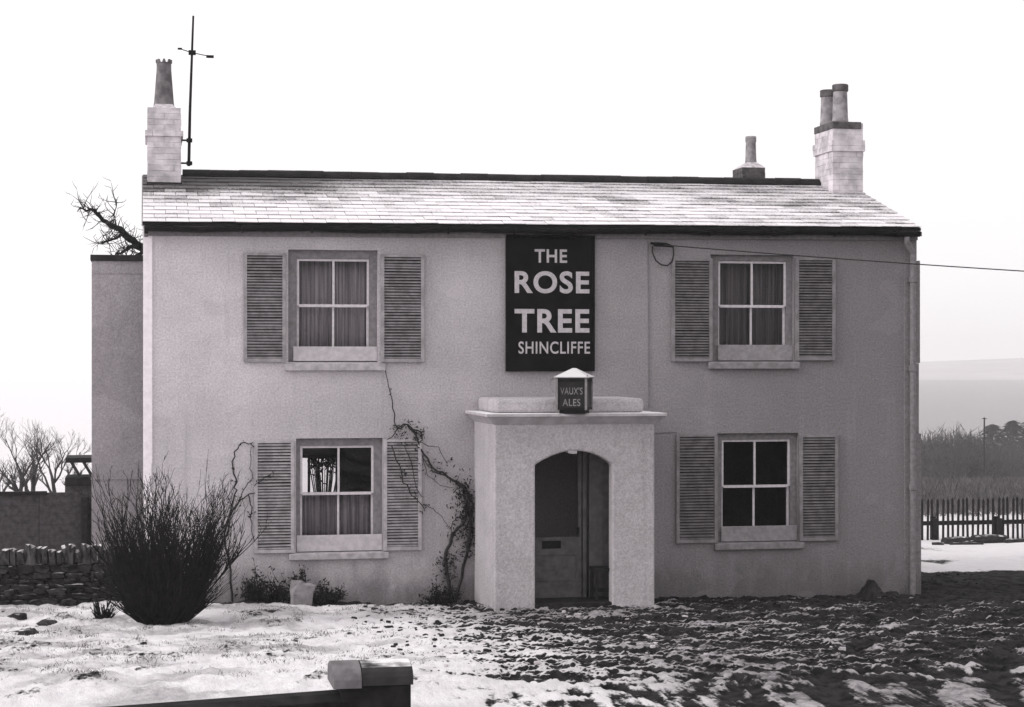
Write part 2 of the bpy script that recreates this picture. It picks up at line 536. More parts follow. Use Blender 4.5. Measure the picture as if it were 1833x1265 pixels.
q = np.stack([a, a+1, a+1+nx, a+nx], -1).astype(np.int32)
gm.loops.add(q.size)
gm.loops.foreach_set('vertex_index', q.ravel())
gm.polygons.add(len(q))
gm.polygons.foreach_set('loop_start', np.arange(0, q.size, 4, dtype=np.int32))
gm.polygons.foreach_set('loop_total', np.full(len(q), 4, dtype=np.int32))
gm.polygons.foreach_set('use_smooth', np.ones(len(q), bool))
for nm, arr in (('snow', snow), ('dirt', dirt)):
    at = gm.attributes.new(nm, 'FLOAT', 'POINT')
    at.data.foreach_set('value', arr.astype(np.float32).ravel())
gm.materials.append(M['ground'])
gm.update()
gm.validate()
ground = bpy.data.objects.new('ground', gm)
link(ground)
tag(ground, 'snowy lawn and rutted slushy drive in front of the house', None, None, 'structure')
def surf(x, y):                               # height of the finished sheet near (x, y)
    i = min(max(np.searchsorted(gx, x), 1), nx-1); j = min(max(np.searchsorted(gy, y), 1), ny-1)
    return float(Zg[j, i])

# hill beyond the valley on the right
def hill(name, cx, cy, rx, ry, h, seed, label, v):
    n = 60
    u = np.linspace(-1, 1, n)
    U, V = np.meshgrid(u, u)
    d = np.clip(1 - (U*U + V*V), 0, 1)
    HX, HYY = cx + U*rx, cy + V*ry
    HZ = -13.6 + h * (d**1.3) * (0.8 + 0.4*fbm(U*3+seed, V*3, seed)) + 1.2*(fbm(U*9, V*9, seed+3)-0.5)*d
    mb = MB()
    mb.v = [tuple(t) for t in np.stack([HX, HYY, HZ], -1).reshape(-1, 3)]
    mb.f = [(j*n+i, j*n+i+1, (j+1)*n+i+1, (j+1)*n+i) for j in range(n-1) for i in range(n-1)]
    k = N(name + '_turf')
    p = k.pos()
    a = k.noise(p, 0.014, 6, 0.65)
    m = k.fin(k.mix(k.ramp(a, 0.25, 0.75), grey(v), grey(0.5)), 0.95, 0.1)  # colour raised pale to stand in for haze against the sky
    o = mb.build(name, m, smooth=True)
    tag(o, label, None, None, 'structure')
hill('hill', 1330, 2050, 720, 600, 24.0, 4, 'snow-patched hillside, haze in its pale colour, fading into mist', 0.36)
hill('wooded_hill', 1750, 2650, 800, 450, 17.0, 8, 'misty far hillside beyond the fields', 0.40)

# ================================================================== THE HOUSE
EAVE_L, EAVE_R = onY(259, 397, -0.14), onY(1640, 407, -0.14)
RIDGE_Y, BACK_Y = 2.57, 5.2
xl, xr = 0.005, onY(1640, 407, 0).x
rzL, rzR = onY(325, 314, RIDGE_Y), onY(1480, 331, RIDGE_Y)
def lerp(a, b, t): return a + (b-a)*t
def eave_z(x): return lerp(EAVE_L.z, EAVE_R.z, (x-EAVE_L.x)/(EAVE_R.x-EAVE_L.x))
def ridge_z(x): return lerp(rzL.z, rzR.z, (x-rzL.x)/(rzR.x-rzL.x))
def roof_z(x, y):
    if y <= RIDGE_Y: return lerp(eave_z(x), ridge_z(x), (y+0.14)/(RIDGE_Y+0.14))
    return lerp(ridge_z(x), eave_z(x), (y-RIDGE_Y)/(BACK_Y+0.14-RIDGE_Y))
house = thing('public_house', (5.3, 0, 0), 'long pale rendered two-storey public house with slate roof, shuttered windows and arched porch', 'house')

WIN = {                                        # opening, sash, meeting rail, glazing bar, board, sill, left and right shutters (pixels)
 'UL': ((516,447,676,648),(531,463,661,620),547,597,(525,620,679,646),(510,651,690,663),(436,452,512,648),(682,455,760,648)),
 'LL': ((530,784,685,988),(537,797,669,957),883,606,(531,957,686,986),(518,990,696,1001),(455,788,527,990),(687,786,755,985)),
 'UR': ((1272,456,1421,647),(1285,467,1407,617),548,1346,(1285,617,1428,645),(1269,648,1432,660),(1203,462,1276,647),(1425,461,1496,645)),
 'LR': ((1284,775,1429,970),(1291,786,1414,941),870,1351,(1291,941,1434,968),(1280,972,1440,983),(1211,777,1285,972),(1432,778,1501,968)),
}
def rect(r, Yp):
    a, b = onY(r[0], r[1], Yp), onY(r[2], r[3], Yp)
    c, d = onY(r[0], r[3], Yp), onY(r[2], r[1], Yp)
    return (a.x, b.x, (c.z+b.z)/2, (a.z+d.z)/2)   # x0, x1, z0, z1
holes = [rect(w[0], 0) for w in WIN.values()]

def holed_wall(x0, x1, z0, z1, y0, y1, holes, ztop=None):
    mb = MB()
    xs = sorted(set([x0, x1] + [h[0] for h in holes] + [h[1] for h in holes] + list(np.linspace(x0, x1, 12)[1:-1])))
    zs = sorted(set([z0, z1] + [h[2] for h in holes] + [h[3] for h in holes]))
    zt = lambda x, z: (ztop(x) if (ztop and z == z1) else z)
    for i in range(len(xs)-1):
        for j in range(len(zs)-1):
            cx, cz = (xs[i]+xs[i+1])/2, (zs[j]+zs[j+1])/2
            if any(h[0] < cx < h[1] and h[2] < cz < h[3] for h in holes): continue
            a, b, c, d = xs[i], xs[i+1], zs[j], zs[j+1]
            mb.add([(a,y0,zt(a,c)),(b,y0,zt(b,c)),(b,y0,zt(b,d)),(a,y0,zt(a,d))], [(0,1,2,3)])
            mb.add([(a,y1,zt(a,c)),(b,y1,zt(b,c)),(b,y1,zt(b,d)),(a,y1,zt(a,d))], [(3,2,1,0)])
    for h in holes:
        a, b, c, d = h
        mb.add([(a,y0,c),(b,y0,c),(b,y1,c),(a,y1,c),(a,y0,d),(b,y0,d),(b,y1,d),(a,y1,d)],
               [(0,1,2,3),(7,6,5,4),(4,0,3,7),(1,5,6,2)])
    mb.add([(x0,y0,z0),(x0,y1,z0),(x0,y1,zt(x0,z1)),(x0,y0,zt(x0,z1)),(x1,y0,z0),(x1,y1,z0),(x1,y1,zt(x1,z1)),(x1,y0,zt(x1,z1))],
           [(1,0,3,2),(4,5,6,7)])
    return mb
wall_top = lambda x: roof_z(x, 0.0) - 0.05
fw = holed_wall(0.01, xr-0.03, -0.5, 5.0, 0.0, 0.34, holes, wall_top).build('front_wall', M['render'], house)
# back wall with a window that shows through the lower left room
rw0, rw1 = onY(541, 814, BACK_Y-0.2), onY(601, 905, BACK_Y-0.2)
back_hole = (rw0.x-0.05, rw1.x+0.05, rw1.z-0.35, rw0.z)
holed_wall(0.01, xr-0.03, -1.0, 5.0, BACK_Y-0.3, BACK_Y, [back_hole], lambda x: roof_z(x, BACK_Y)-0.05).build('back_wall', M['render'], house)
bw_ = MB()
bx0, bx1, bz0, bz1 = back_hole
yb = BACK_Y-0.15
bw_.box(bx0, bx1, yb-.02, yb+.02, bz0, bz0+.05); bw_.box(bx0, bx1, yb-.02, yb+.02, bz1-.05, bz1)
bw_.box(bx0, bx0+.05, yb-.02, yb+.02, bz0+.05, bz1-.05); bw_.box(bx1-.05, bx1, yb-.02, yb+.02, bz0+.05, bz1-.05)
bxm = onY(553, 850, yb).x
bw_.box(bxm-.02, bxm+.02, yb-.015, yb+.015, bz0+.05, bz1-.05)
bw_.build('back_window', M['frame_grey'], house)
for nm, x0, x1 in (('gable_wall', 0.013, 0.34), ('gable_wall', xr-0.37, xr-0.033)):
    mb = MB()
    pts = [(0.345, -1.0), (BACK_Y-0.305, -1.0), (BACK_Y-0.305, roof_z(x0, BACK_Y-0.3)-0.05), (RIDGE_Y, ridge_z(x0)-0.05), (0.345, roof_z(x0, 0.35)-0.05)]
    mb.prism_x(pts, x0, x1)
    mb.build(nm, M['render'], house)
# rooms: floors, partitions, ceilings
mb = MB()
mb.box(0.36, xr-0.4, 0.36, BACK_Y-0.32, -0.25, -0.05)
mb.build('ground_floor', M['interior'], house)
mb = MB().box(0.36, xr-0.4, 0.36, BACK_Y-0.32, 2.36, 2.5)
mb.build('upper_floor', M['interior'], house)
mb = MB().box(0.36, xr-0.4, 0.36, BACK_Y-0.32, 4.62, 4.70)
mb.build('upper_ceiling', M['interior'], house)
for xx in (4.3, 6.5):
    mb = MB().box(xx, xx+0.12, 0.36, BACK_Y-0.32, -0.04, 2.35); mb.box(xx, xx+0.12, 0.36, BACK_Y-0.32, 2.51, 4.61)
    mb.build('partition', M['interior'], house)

# corner margins
a0, a1 = onY(258, 410, -0.012), onY(271, 1085, -0.012)
MB().box(-0.012, 0.105, -0.014, 0.10, -0.4, wall_top(0.05)).build('corner_margin', M['white'], house, 0.004)
for (p0, p1, y0, y1) in ((1619,1641,425,466),(1619,1647,466,650),(1619,1645,650,776),(1619,1649,776,1100)):
    t, b = onY(p0, y0, -0.014), onY(p1, y1, -0.014)
    MB().box(t.x, b.x, -0.016, 0.3, b.z+0.003, t.z).build('corner_block', M['render'], house, 0.005)

# ---- windows
random.seed(3)
def make_window(key):
    op, sa, rail, bar, brd, sil, shl, shr = WIN[key]
    Yf, Yu, Yl = 0.075, 0.10, 0.145            # box frame, upper and lower sash planes
    ox0, ox1, oz0, oz1 = rect(op, 0)
    sx0, sx1, sz0, sz1 = rect(sa, Yu)
    bx0, bx1, bz0, bz1 = rect(brd, 0.03)
    rz = onY((sa[0]+sa[2])/2, rail, Yu).z
    bxm = onY(bar, rail, Yu).x
    fr = MB()
    fr.box(ox0, sx0, Yf, 0.22, oz0, oz1); fr.box(sx1, ox1, Yf, 0.22, oz0, oz1)
    fr.box(sx0, sx1, Yf, 0.22, sz1, oz1); fr.box(sx0, sx1, Yf, 0.22, oz0, oz0+0.05)
    # staff beads step the frame back once more
    win = fr.build('window', M['frame_grey'], house, 0.004)
    s = 0.032
    u = MB()                                   # upper sash
    u.box(sx0+.002, sx0+s, Yu, Yu+.04, rz, sz1-.002); u.box(sx1-s, sx1-.002, Yu, Yu+.04, rz, sz1-.002)
    u.box(sx0+s, sx1-s, Yu+.001, Yu+.039, sz1-s, sz1-.002); u.box(sx0+s, sx1-s, Yu-.001, Yu+.041, rz-.018, rz+.018)
    u.build('upper_sash', M['window_white'], win)
    l = MB()                                   # lower sash
    l.box(sx0+.002, sx0+s, Yl, Yl+.04, oz0+.05, rz); l.box(sx1-s, sx1-.002, Yl, Yl+.04, oz0+.05, rz)
    l.box(sx0+s, sx1-s, Yl+.001, Yl+.039, oz0+.05, oz0+.13); l.box(sx0+s, sx1-s, Yl+.001, Yl+.039, rz-.02, rz+.012)
    l.build('lower_sash', M['window_white'], win)
    MB().box(bxm-.014, bxm+.014, Yu+.004, Yu+.036, rz+.018, sz1-s).build('glazing_bar', M['window_white'], win)
    MB().box(bxm-.014, bxm+.014, Yl+.004, Yl+.036, oz0+.13, rz-.02).build('glazing_bar', M['window_white'], win)
    for (pa, pb, pc, pd, py) in ((sx0+s, bxm-.014, rz+.018, sz1-s, Yu+.018), (bxm+.014, sx1-s, rz+.018, sz1-s, Yu+.018),
                                 (sx0+s, bxm-.014, oz0+.13, rz-.02, Yl+.018), (bxm+.014, sx1-s, oz0+.13, rz-.02, Yl+.018)):
        g = MB().box(-(pb-pa)/2-.006, (pb-pa)/2+.006, -.0015, .0015, -(pd-pc)/2-.006, (pd-pc)/2+.006)
        o = g.build('pane', M['glass'], win, loc=((pa+pb)/2, py, (pc+pd)/2))
        o.rotation_euler = (random.uniform(-.006, .006), 0, random.uniform(-.008, .008))
    b = MB().box(bx0, min(bx1, ox1-.004), 0.025, 0.05, bz0, bz1)
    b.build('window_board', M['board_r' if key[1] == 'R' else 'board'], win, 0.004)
    q0, q1, q2, q3 = rect(sil, -0.06)
    sm = MB()
    sm.prism_x([(-0.065, q2), (0.07, q2), (0.07, q3+.012), (-0.065, q3)], q0, q1)
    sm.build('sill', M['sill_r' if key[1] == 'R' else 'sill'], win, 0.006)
    return (ox0, ox1, oz0, oz1, sx0, sx1, rz, sz1)
WR = {k: make_window(k) for k in WIN}

# ---- shutters, each louvre slat a piece of its own
slat_cache = {}
def make_shutter(r, mat, n):
    yb, yf = -0.012, -0.052
    x0, x1, z0, z1 = rect(r, yf)
    st, tr = 0.046, 0.045
    f = MB()
    f.box(x0, x0+st, yf, yb, z0, z1); f.box(x1-st, x1, yf, yb, z0, z1)
    f.box(x0+st, x1-st, yf+.001, yb-.001, z1-tr*.8, z1-.001); f.box(x0+st, x1-st, yf+.001, yb-.001, z0+.001, z0+tr)
    sh = f.build('shutter', mat, house, 0.003)
    MB().box(x0+.1, x0+.13, yb, 0.004, z0+.2, z0+.24).box(x0+.1, x0+.13, yb, 0.004, z1-.24, z1-.2).build('fixing_block', M['wood_dark'], sh)
    MB().box(x0+st-.004, x1-st+.004, yb-.006, yb+.004, z0+.02, z1-.02).build('shade_backing', M['wood_dark'], sh)  # dark sheet added so the gaps between slats look shaded
    zb, zt = z0+tr, z1-tr*.8
    pitch = (zt-zb)/n
    w = round(x1-x0-2*st, 4)
    key = (w, mat.name)
    if key not in slat_cache:
        t = R(38)
        dz, dy = 0.0165*math.sin(t), 0.0165*math.cos(t)
        m = MB()
        prof = [(-dy, -dz-.004), (-dy+.006, -dz-.006), (dy, dz-.004), (dy, dz+.003), (-dy+.004, -dz+.006)]
        m.prism_x(prof, -w/2, w/2)
        slat_cache[key] = m.mesh('slat', {'shutter_paint': M['slat'], 'shutter_paint_worn': M['slat_dk'], 'shutter_paint_dark': M['slat_r']}[mat.name])
    for i in range(n):
        inst('slat', slat_cache[key], sh, ((x0+x1)/2, -0.036, zb + (i+.5)*pitch + random.uniform(-.003, .003)), (random.uniform(-.13, .13), random.uniform(-.008, .008), 0))
    return sh
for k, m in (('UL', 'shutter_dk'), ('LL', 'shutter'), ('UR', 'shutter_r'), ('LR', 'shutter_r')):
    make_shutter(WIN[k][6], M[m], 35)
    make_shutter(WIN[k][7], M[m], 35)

# ---- curtains (they hang behind the windows: things of their own)
def curtain(x0, x1, z0, z1, y, folds, amp, mat, label, seed):
    rnd = random.Random(seed)
    n = int(folds*8)
    mb = MB()
    ph = [rnd.uniform(0, 6.28) for _ in range(4)]
    for i in range(n+1):
        t = i/n
        x = x0 + (x1-x0)*t
        o = amp*(math.sin(t*folds*6.283+ph[0]) + 0.5*math.sin(t*folds*3.7+ph[1]) + .3*math.sin(t*folds*11+ph[2]))
        for z, kk in ((z0, 1.3), ((z0+z1)/2, 1.0), (z1, .7)):
            mb.v.append((x, y+o*kk, z))
    for i in range(n):
        for j in range(2):
            a = i*3+j
            mb.f.append((a, a+3, a+4, a+1))
    ob = mb.build('curtain', mat, smooth=True)
    so = ob.modifiers.new('thickness', 'SOLIDIFY'); so.thickness = 0.002
    tag(ob, label, 'curtain')
    return ob
w = WR['UL']; mid = (w[4]+w[5])/2
curtain(w[4]-.05, mid+.03, w[2]+.05, w[7]+.08, .27, 7, .018, M['curtain'], 'grey net curtain behind the left panes of the window over the climbing rose', 1)
curtain(mid-.01, w[5]+.05, w[2]+.05, w[7]+.08, .275, 6, .016, M['curtain'], 'grey net curtain behind the right panes of the window over the climbing rose', 2)
w = WR['LL']
curtain(w[4]-.05, w[5]+.05, w[2]+.04, w[6]+.01, .26, 14, .014, M['curtain_dk'], 'half-height net curtain across the ground-floor window wreathed by the climber', 3)
w = WR['UR']; mid = (w[4]+w[5])/2
curtain(w[4]-.03, mid-.0, w[2]+.05, w[7]+.08, .33, 6, .025, M['curtain_r'], 'dark curtain behind the left panes of the window under the wire', 4)
curtain(mid+.03, w[5]+.02, w[2]+.05, w[7]+.08, .34, 5, .025, M['curtain_r'], 'dark curtain behind the right panes of the window under the wire', 5)

# ---- roof: slates laid one by one over a deck
random.seed(11)
deck = MB()
xL, xR = -0.02, xr+0.02
T = 0.05
pts = []
for x in (xL, xR):
    pts += [(x, -0.12, roof_z(x, -0.12)-T), (x, RIDGE_Y, ridge_z(x)-T), (x, BACK_Y+.12, roof_z(x, BACK_Y+.12)-T),
            (x, -0.12, roof_z(x, -0.12)-.012), (x, RIDGE_Y, ridge_z(x)-.012), (x, BACK_Y+.12, roof_z(x, BACK_Y+.12)-.012)]
deck.add(pts, [(0,1,7,6),(1,2,8,7),(3,9,10,4),(4,10,11,5),(0,3,4,1),(1,4,5,2),(6,7,10,9),(7,8,11,10),(0,6,9,3),(2,5,11,8)])
roof = deck.build('roof', M['slate_plain'], house)
NC, NS = 13, 36
sw = (xR-xL)/NS
slope = math.hypot(RIDGE_Y+.14, ridge_z(5)-eave_z(5))
gauge = slope/NC
slm = []
for k in range(4):
    g = MB(); r = random.Random(k)
    e = .012
    g.add([(-sw/2+.003, -.0, .004), (sw/2-.003, r.uniform(-.006, .006), .004), (sw/2-.003, gauge*1.25, .002), (-sw/2+.003, gauge*1.25, .002),
           (-sw/2+.003, -.0, e), (sw/2-.003, r.uniform(-.006, .006), e), (sw/2-.003, gauge*1.25, .004), (-sw/2+.003, gauge*1.25, .004)],
          [(0,3,2,1),(4,5,6,7),(0,1,5,4),(1,2,6,5),(2,3,7,6),(3,0,4,7)])
    slm.append(g.mesh('slate', M['slate']))
rest = MB(); cnt = 0
for c in range(NC):
    for i in range(NS + (c % 2)):
        x = xL + sw*(i+.5) - (sw/2 if c % 2 else 0)
        if c % 2 and i in (0, NS): continue
        t = c/NC
        y = -0.15 + (RIDGE_Y+.14)*t
        z = roof_z(x, y) + 0.004
        pitch = math.atan2(ridge_z(x)-eave_z(x), RIDGE_Y+.14)
        tilt = math.atan2(eave_z(x)-eave_z(x+1), 1)
        lift = random.uniform(0, .006)
        if cnt < 300:
            inst('slate', random.choice(slm), roof, (x, y, z+lift), (pitch-.035+random.uniform(-.006, .006), tilt, random.uniform(-.012, .012)))
            cnt += 1
        else:
            mtx = Matrix.Translation((x, y, z+lift)) @ Matrix.Rotation(random.uniform(-.012, .012), 4, 'Z') @ Matrix.Rotation(tilt, 4, 'Y') @ Matrix.Rotation(pitch-.035, 4, 'X')
            m = slm[random.randrange(4)]
            rest.add([mtx @ v.co for v in m.vertices], [tuple(p.vertices) for p in m.polygons])
for c in range(NC):                            # half slates closing the odd courses at both verges
    if c % 2:
        for x, sgn in ((xL+sw/4, 1), (xR-sw/4, -1)):
            y = -0.15 + (RIDGE_Y+.14)*c/NC
            pitch = math.atan2(ridge_z(x)-eave_z(x), RIDGE_Y+.14)
            mtx = Matrix.Translation((x, y, roof_z(x, y)+.004)) @ Matrix.Rotation(pitch-.035, 4, 'X') @ Matrix.Diagonal((.49, 1, 1, 1))
            rest.add([mtx @ v.co for v in slm[0].vertices], [tuple(p.vertices) for p in slm[0].polygons])
rs = rest.build('slate_courses', M['slate'], roof); rs['kind'] = 'stuff'
# ridge tiles
ridx0, ridx1 = onY(327, 306, RIDGE_Y).x, onY(1478, 320, RIDGE_Y).x
nr = 24; rl = (ridx1-ridx0)/nr
g = MB(); prof = []
for k in range(9):
    a = math.pi*(k/8)
    prof.append((-.115*math.cos(a), .105*math.sin(a)-.03))
inner = [(y*.8, z*.8-.012) for y, z in prof[::-1]]
g.prism_x([(y, z) for y, z in (prof[::-1] + inner[::-1])], -rl/2-.002, rl/2-.006)
rtm = g.mesh('ridge_tile', M['slate_plain'])
for i in range(nr):
    x = ridx0 + rl*(i+.5)
    inst('ridge_tile', rtm, roof, (x, RIDGE_Y, ridge_z(x)+.02+random.uniform(-.006, .006)), (0, math.atan2(ridge_z(0)-ridge_z(1), 1)+random.uniform(-.006, .006), random.uniform(-.01, .01)))
# verge boards
for x0, x1 in ((xL-.012, xL-.001), (xR+.001, xR+.014)):
    MB().prism_x([(-.12, roof_z(xL, -.12)-.06), (RIDGE_Y, ridge_z(xL)-.06), (RIDGE_Y, ridge_z(xL)+.0), (-.12, roof_z(xL, -.12)+.0)], x0, x1).build('verge_board', M['frame_grey'], roof)

# ---- gutter with brackets, downpipe
gt = MB()
gpts = []
for i in range(9):
    a = math.pi*i/8
    gpts.append((-.062*math.cos(a), -.066*math.sin(a)))
n = 30
prof = gpts + [(y*.86, z*.86) for y, z in gpts[::-1]]
for i in range(n+1):
    x = lerp(0.0, xr-.02, i/n)
    zc = eave_z(x) - .055 - .010*math.sin(i*.9) + .006*math.sin(i*2.3)
    for (y, z) in prof: gt.v.append((x, -.165+y, zc+z))
m_ = len(prof)
for i in range(n):
    for k in range(m_):
        b = (k+1) % m_
        gt.f.append((i*m_+k, i*m_+b, (i+1)*m_+b, (i+1)*m_+k))
gt.f.append(tuple(range(m_))); gt.f.append(tuple(range(n*m_+m_-1, n*m_-1, -1)))
gut = gt.build('gutter', M['iron'], house)
MB().prism_x([(-.10, eave_z(0)-.10), (0.005, eave_z(0)-.20), (0.005, eave_z(0)-.05), (-.10, eave_z(0)-.05)], 0.0, .05).build('gutter_end', M['iron'], gut)
for i in range(12):
    x = .35 + i*(xr-.7)/11
    z = eave_z(x)-.055
    b = MB()
    b.tube([(x, -.165+.068*math.cos(a), z-.074*math.sin(a)) for a in np.linspace(math.pi, 0, 9)], .010, 5)
    b.box(x-.012, x+.012, -.11, .0, z-.03, z+.005)
    b.build('gutter_bracket', M['iron'], gut)
fs = MB()
fs.add([(0.0, -.055, eave_z(0)-.17), (xr, -.055, eave_z(xr)-.17), (xr, -.001, eave_z(xr)-.17), (0.0, -.001, eave_z(0)-.17),
        (0.0, -.055, eave_z(0)-.045), (xr, -.055, eave_z(xr)-.045), (xr, -.001, eave_z(xr)-.045), (0.0, -.001, eave_z(0)-.045)],
       [(0,3,2,1),(4,5,6,7),(0,1,5,4),(1,2,6,5),(2,3,7,6),(3,0,4,7)])
fs.build('fascia', M['frame_grey'], house)
dp0 = onY(1623, 425, -.16); dpx = onY(1634, 700, -.085).x
dp = MB().tube([(dp0.x, -.165, eave_z(dp0.x)-.13), (dp0.x+.0, -.16, eave_z(dp0.x)-.20), (dpx-.01, -.085, eave_z(dp0.x)-.33), (dpx, -.085, eave_z(dp0.x)-.40), (dpx, -.085, -.1), (dpx, -.085, -.26)], .042, 14)
dpo = dp.build('downpipe', M['frame_grey'], house, smooth=True)
for py in (500, 660, 872):
    z = onY(1634, py, -.085).z
    c = MB().lathe((dpx, -.085, z), [(.043, -.04), (.054, -.036), (.054, .036), (.043, .04)], 16)
    c.box(dpx-.075, dpx+.075, -.03, -.017, z-.03, z+.03)
    c.build('pipe_collar', M['frame_grey'], dpo)
# thin cable clipped down the wall beside the right-hand windows, and another along the wall to the porch
cx_ = onY(1160, 500, -.008).x
MB().tube([(cx_, -.008, eave_z(cx_)-.2), (cx_+.01, -.008, 3.6), (cx_+.012, -.008, 2.45)], .007, 5).build('wall_cable', M['frame_grey'], house)
p0, p1 = onY(1172, 775, -.008), onY(1212, 773, -.008)
MB().tube([p0, p1], .006, 5).build('wall_cable', M['frame_grey'], house)

# ---- chimneys of whitewashed brick
brick_mesh = {}
def brick_stack(parent, x0, x1, y0, y1, z0, z1, mat, seed, corbels=(), bh=.082):
    rnd = random.Random(seed)
    n = int(round((z1-z0)/bh)); bh = (z1-z0)/n
    core = MB().box(x0+.018, x1-.018, y0+.018, y1-.018, z0, z1-.004)
    ch = core.build('chimney', M['mortar'], parent)
    for c in range(n):
        zc = z0+(c+.5)*bh
        out = .0
        for (cz0, cz1, o_) in corbels:
            if cz0 < zc < cz1: out = o_
        X0, X1, Y0, Y1 = x0-out, x1+out, y0-out, y1+out
        wx, wy = X1-X0, Y1-Y0
        # each course: two long sides along y, short sides along x between them, alternating
        d = .10
        if c % 2: runs = [('x', X0, X1, Y0), ('x', X0, X1, Y1-d), ('y', Y0+d, Y1-d, X0), ('y', Y0+d, Y1-d, X1-d)]
        else:     runs = [('x', X0+d, X1-d, Y0), ('x', X0+d, X1-d, Y1-d), ('y', Y0, Y1, X0), ('y', Y0, Y1, X1-d)]
        for ax, a, b, f in runs:
            k = max(1, int(round((b-a)/.22)))
            L = (b-a)/k
            key = (round(L, 3), round(bh, 3), mat.name)
            if key not in brick_mesh:
                g = 0.0014
                brick_mesh[key] = MB().box(-L/2+g, L/2-g, -d/2, d/2, -bh/2+g, bh/2-g).mesh('brick', mat)
            for i in range(k):
                m = a+(i+.5)*L
                j = rnd.uniform(-.004, .004)
                if ax == 'x': loc, rot = (m, f+d/2+j, zc), (0, rnd.uniform(-.012, .012), rnd.uniform(-.01, .01))
                else: loc, rot = (f+d/2+j, m, zc), (0, 0, math.pi/2+rnd.uniform(-.01, .01))
                inst('brick', brick_mesh[key], ch, loc, rot)
    return ch
def chimney_pot(ch, c, h, r0, r1, mat, crown=False, flare=.012):
    prof = [(r0*1.05, 0), (r0*1.03, .06), (r0, .07), (r0*.98, .10), (r1, h-.10), (r1+flare, h-.085), (r1+flare, h-.015), (r1+flare*.6, h), (r1*.78, h), (r1*.74, h-.25)]
    p = MB().lathe(c, prof, 22).build('chimney_pot', mat, ch, smooth=True)
    if crown:
        for k in range(8):
            a = 2*math.pi*k/8
            pr = MB().prism([(-.028, 0), (.028, 0), (.012, .05), (-.012, .05)], -.012, .012)
            pr.build('crown_point', mat, ch, loc=(c[0]+math.cos(a)*r1, c[1]+math.sin(a)*r1, c[2]+h-.008)).rotation_euler = (0, 0, a+math.pi/2)
# left stack
Yc = 1.95
l0, l1 = onY(264, 200, Yc), onY(324, 330, Yc)
zt, zb = onY(290, 192, Yc).z, roof_z(.3, Yc)-.12
b1, b2 = onY(290, 247, Yc).z, onY(290, 233, Yc).z
b3, b4 = onY(290, 270, Yc).z, onY(290, 262, Yc).z
chl = brick_stack(house, l0.x, l1.x, Yc, 3.1, zb, zt, M['brick'], 5, ((b1, b2, .03),))
cxm, cym = (l0.x+l1.x)/2, (Yc+.42)
fl = MB(); z0 = zt-.006
fl.add([(l0.x+.06, Yc+.06, z0), (l1.x-.06, Yc+.06, z0), (l1.x-.06, 3.04, z0), (l0.x+.06, 3.04, z0), (cxm-.12, Yc+.26, z0+.09), (cxm+.12, Yc+.26, z0+.09), (cxm+.12, 2.9, z0+.09), (cxm-.12, 2.9, z0+.09)],
       [(0,1,5,4),(1,2,6,5),(2,3,7,6),(3,0,4,7),(4,5,6,7)])
fl.build('mortar_flaunching', M['mortar'], chl)
pz = zt+.04; ph = onY(294, 112, cym).z - pz
chimney_pot(chl, (cxm, cym, pz), ph, .14, .103, M['pot_dark'], True, .0)
MB().box(l0.x-.01, l1.x+.012, Yc-.012, Yc-.002, roof_z(.3, Yc)-.03, roof_z(.3, Yc)+.04).build('flashing', M['slate_plain'], chl)
# right stack
Yr = 1.95
r0, r1 = onY(1491, 230, Yr), onY(1545, 342, Yr)
zt, zb = onY(1518, 220, Yr).z, roof_z(r0.x, Yr)-.12
b1, b2 = onY(1518, 268, Yr).z, onY(1518, 246, Yr).z
d0, d1 = onY(1518, 230, Yr).z, zt
yd = Yr+.78
chr_ = brick_stack(house, r0.x, r1.x, Yr, yd, zb, zt, M['brick'], 6, ((b1+.10, b2, .05), (b1, b1+.11, .025)))
cap = MB().box(r0.x-.012, r1.x-.03, Yr-.014, yd+.01, d1-.085, d1+.02)
cap.build('chimney_cap', M['brick_dk'], chr_, .01)
for (px, pt, yy, mt) in ((1504, 151, Yr+.18, 'pot'), (1482, 161, Yr+.56, 'pot')):
    c = onY(px, 218, yy)
    chimney_pot(chr_, (c.x, yy, d1+.01), onY(px, pt, yy).z-d1-.01, .118, .104, M[mt], False, .006)
    MB().lathe((c.x, yy, onY(px, pt, yy).z-.11), [(.112, 0), (.121, .01), (.121, .10), (.09, .112)], 20).build('pot_rim', M['brick_dk'], chr_)
MB().box(r0.x-.02, r1.x+.02, Yr-.012, Yr-.002, roof_z(r0.x, Yr)-.03, roof_z(r0.x, Yr)+.03).build('flashing', M['mortar'], chr_)
# small stack on the rear slope
Ys = 3.3
s0, s1 = onY(1329, 300, Ys), onY(1370, 320, Ys)
zs_ = onY(1345, 298, Ys).z
chs = brick_stack(house, s0.x, s1.x, Ys, Ys+.5, roof_z(s0.x, Ys)-.15, zs_-.01, M['brick_dk'], 7)
fl = MB(); z0 = zs_-.012
cxm, cym = onY(1344, 290, Ys+.25).x, Ys+.25
fl.add([(s0.x+.0, Ys+.0, z0), (s1.x-.0, Ys+.0, z0), (s1.x-.0, Ys+.5, z0), (s0.x, Ys+.5, z0), (cxm-.08, cym-.08, z0+.10), (cxm+.08, cym-.08, z0+.10), (cxm+.08, cym+.08, z0+.10), (cxm-.08, cym+.08, z0+.10)],
       [(0,1,5,4),(1,2,6,5),(2,3,7,6),(3,0,4,7),(4,5,6,7)])
fl.build('mortar_flaunching', M['mortar'], chs)
chimney_pot(chs, (cxm, cym, zs_+.06), onY(1344, 244, cym).z-zs_-.06, .088, .078, M['pot'], False, .008)

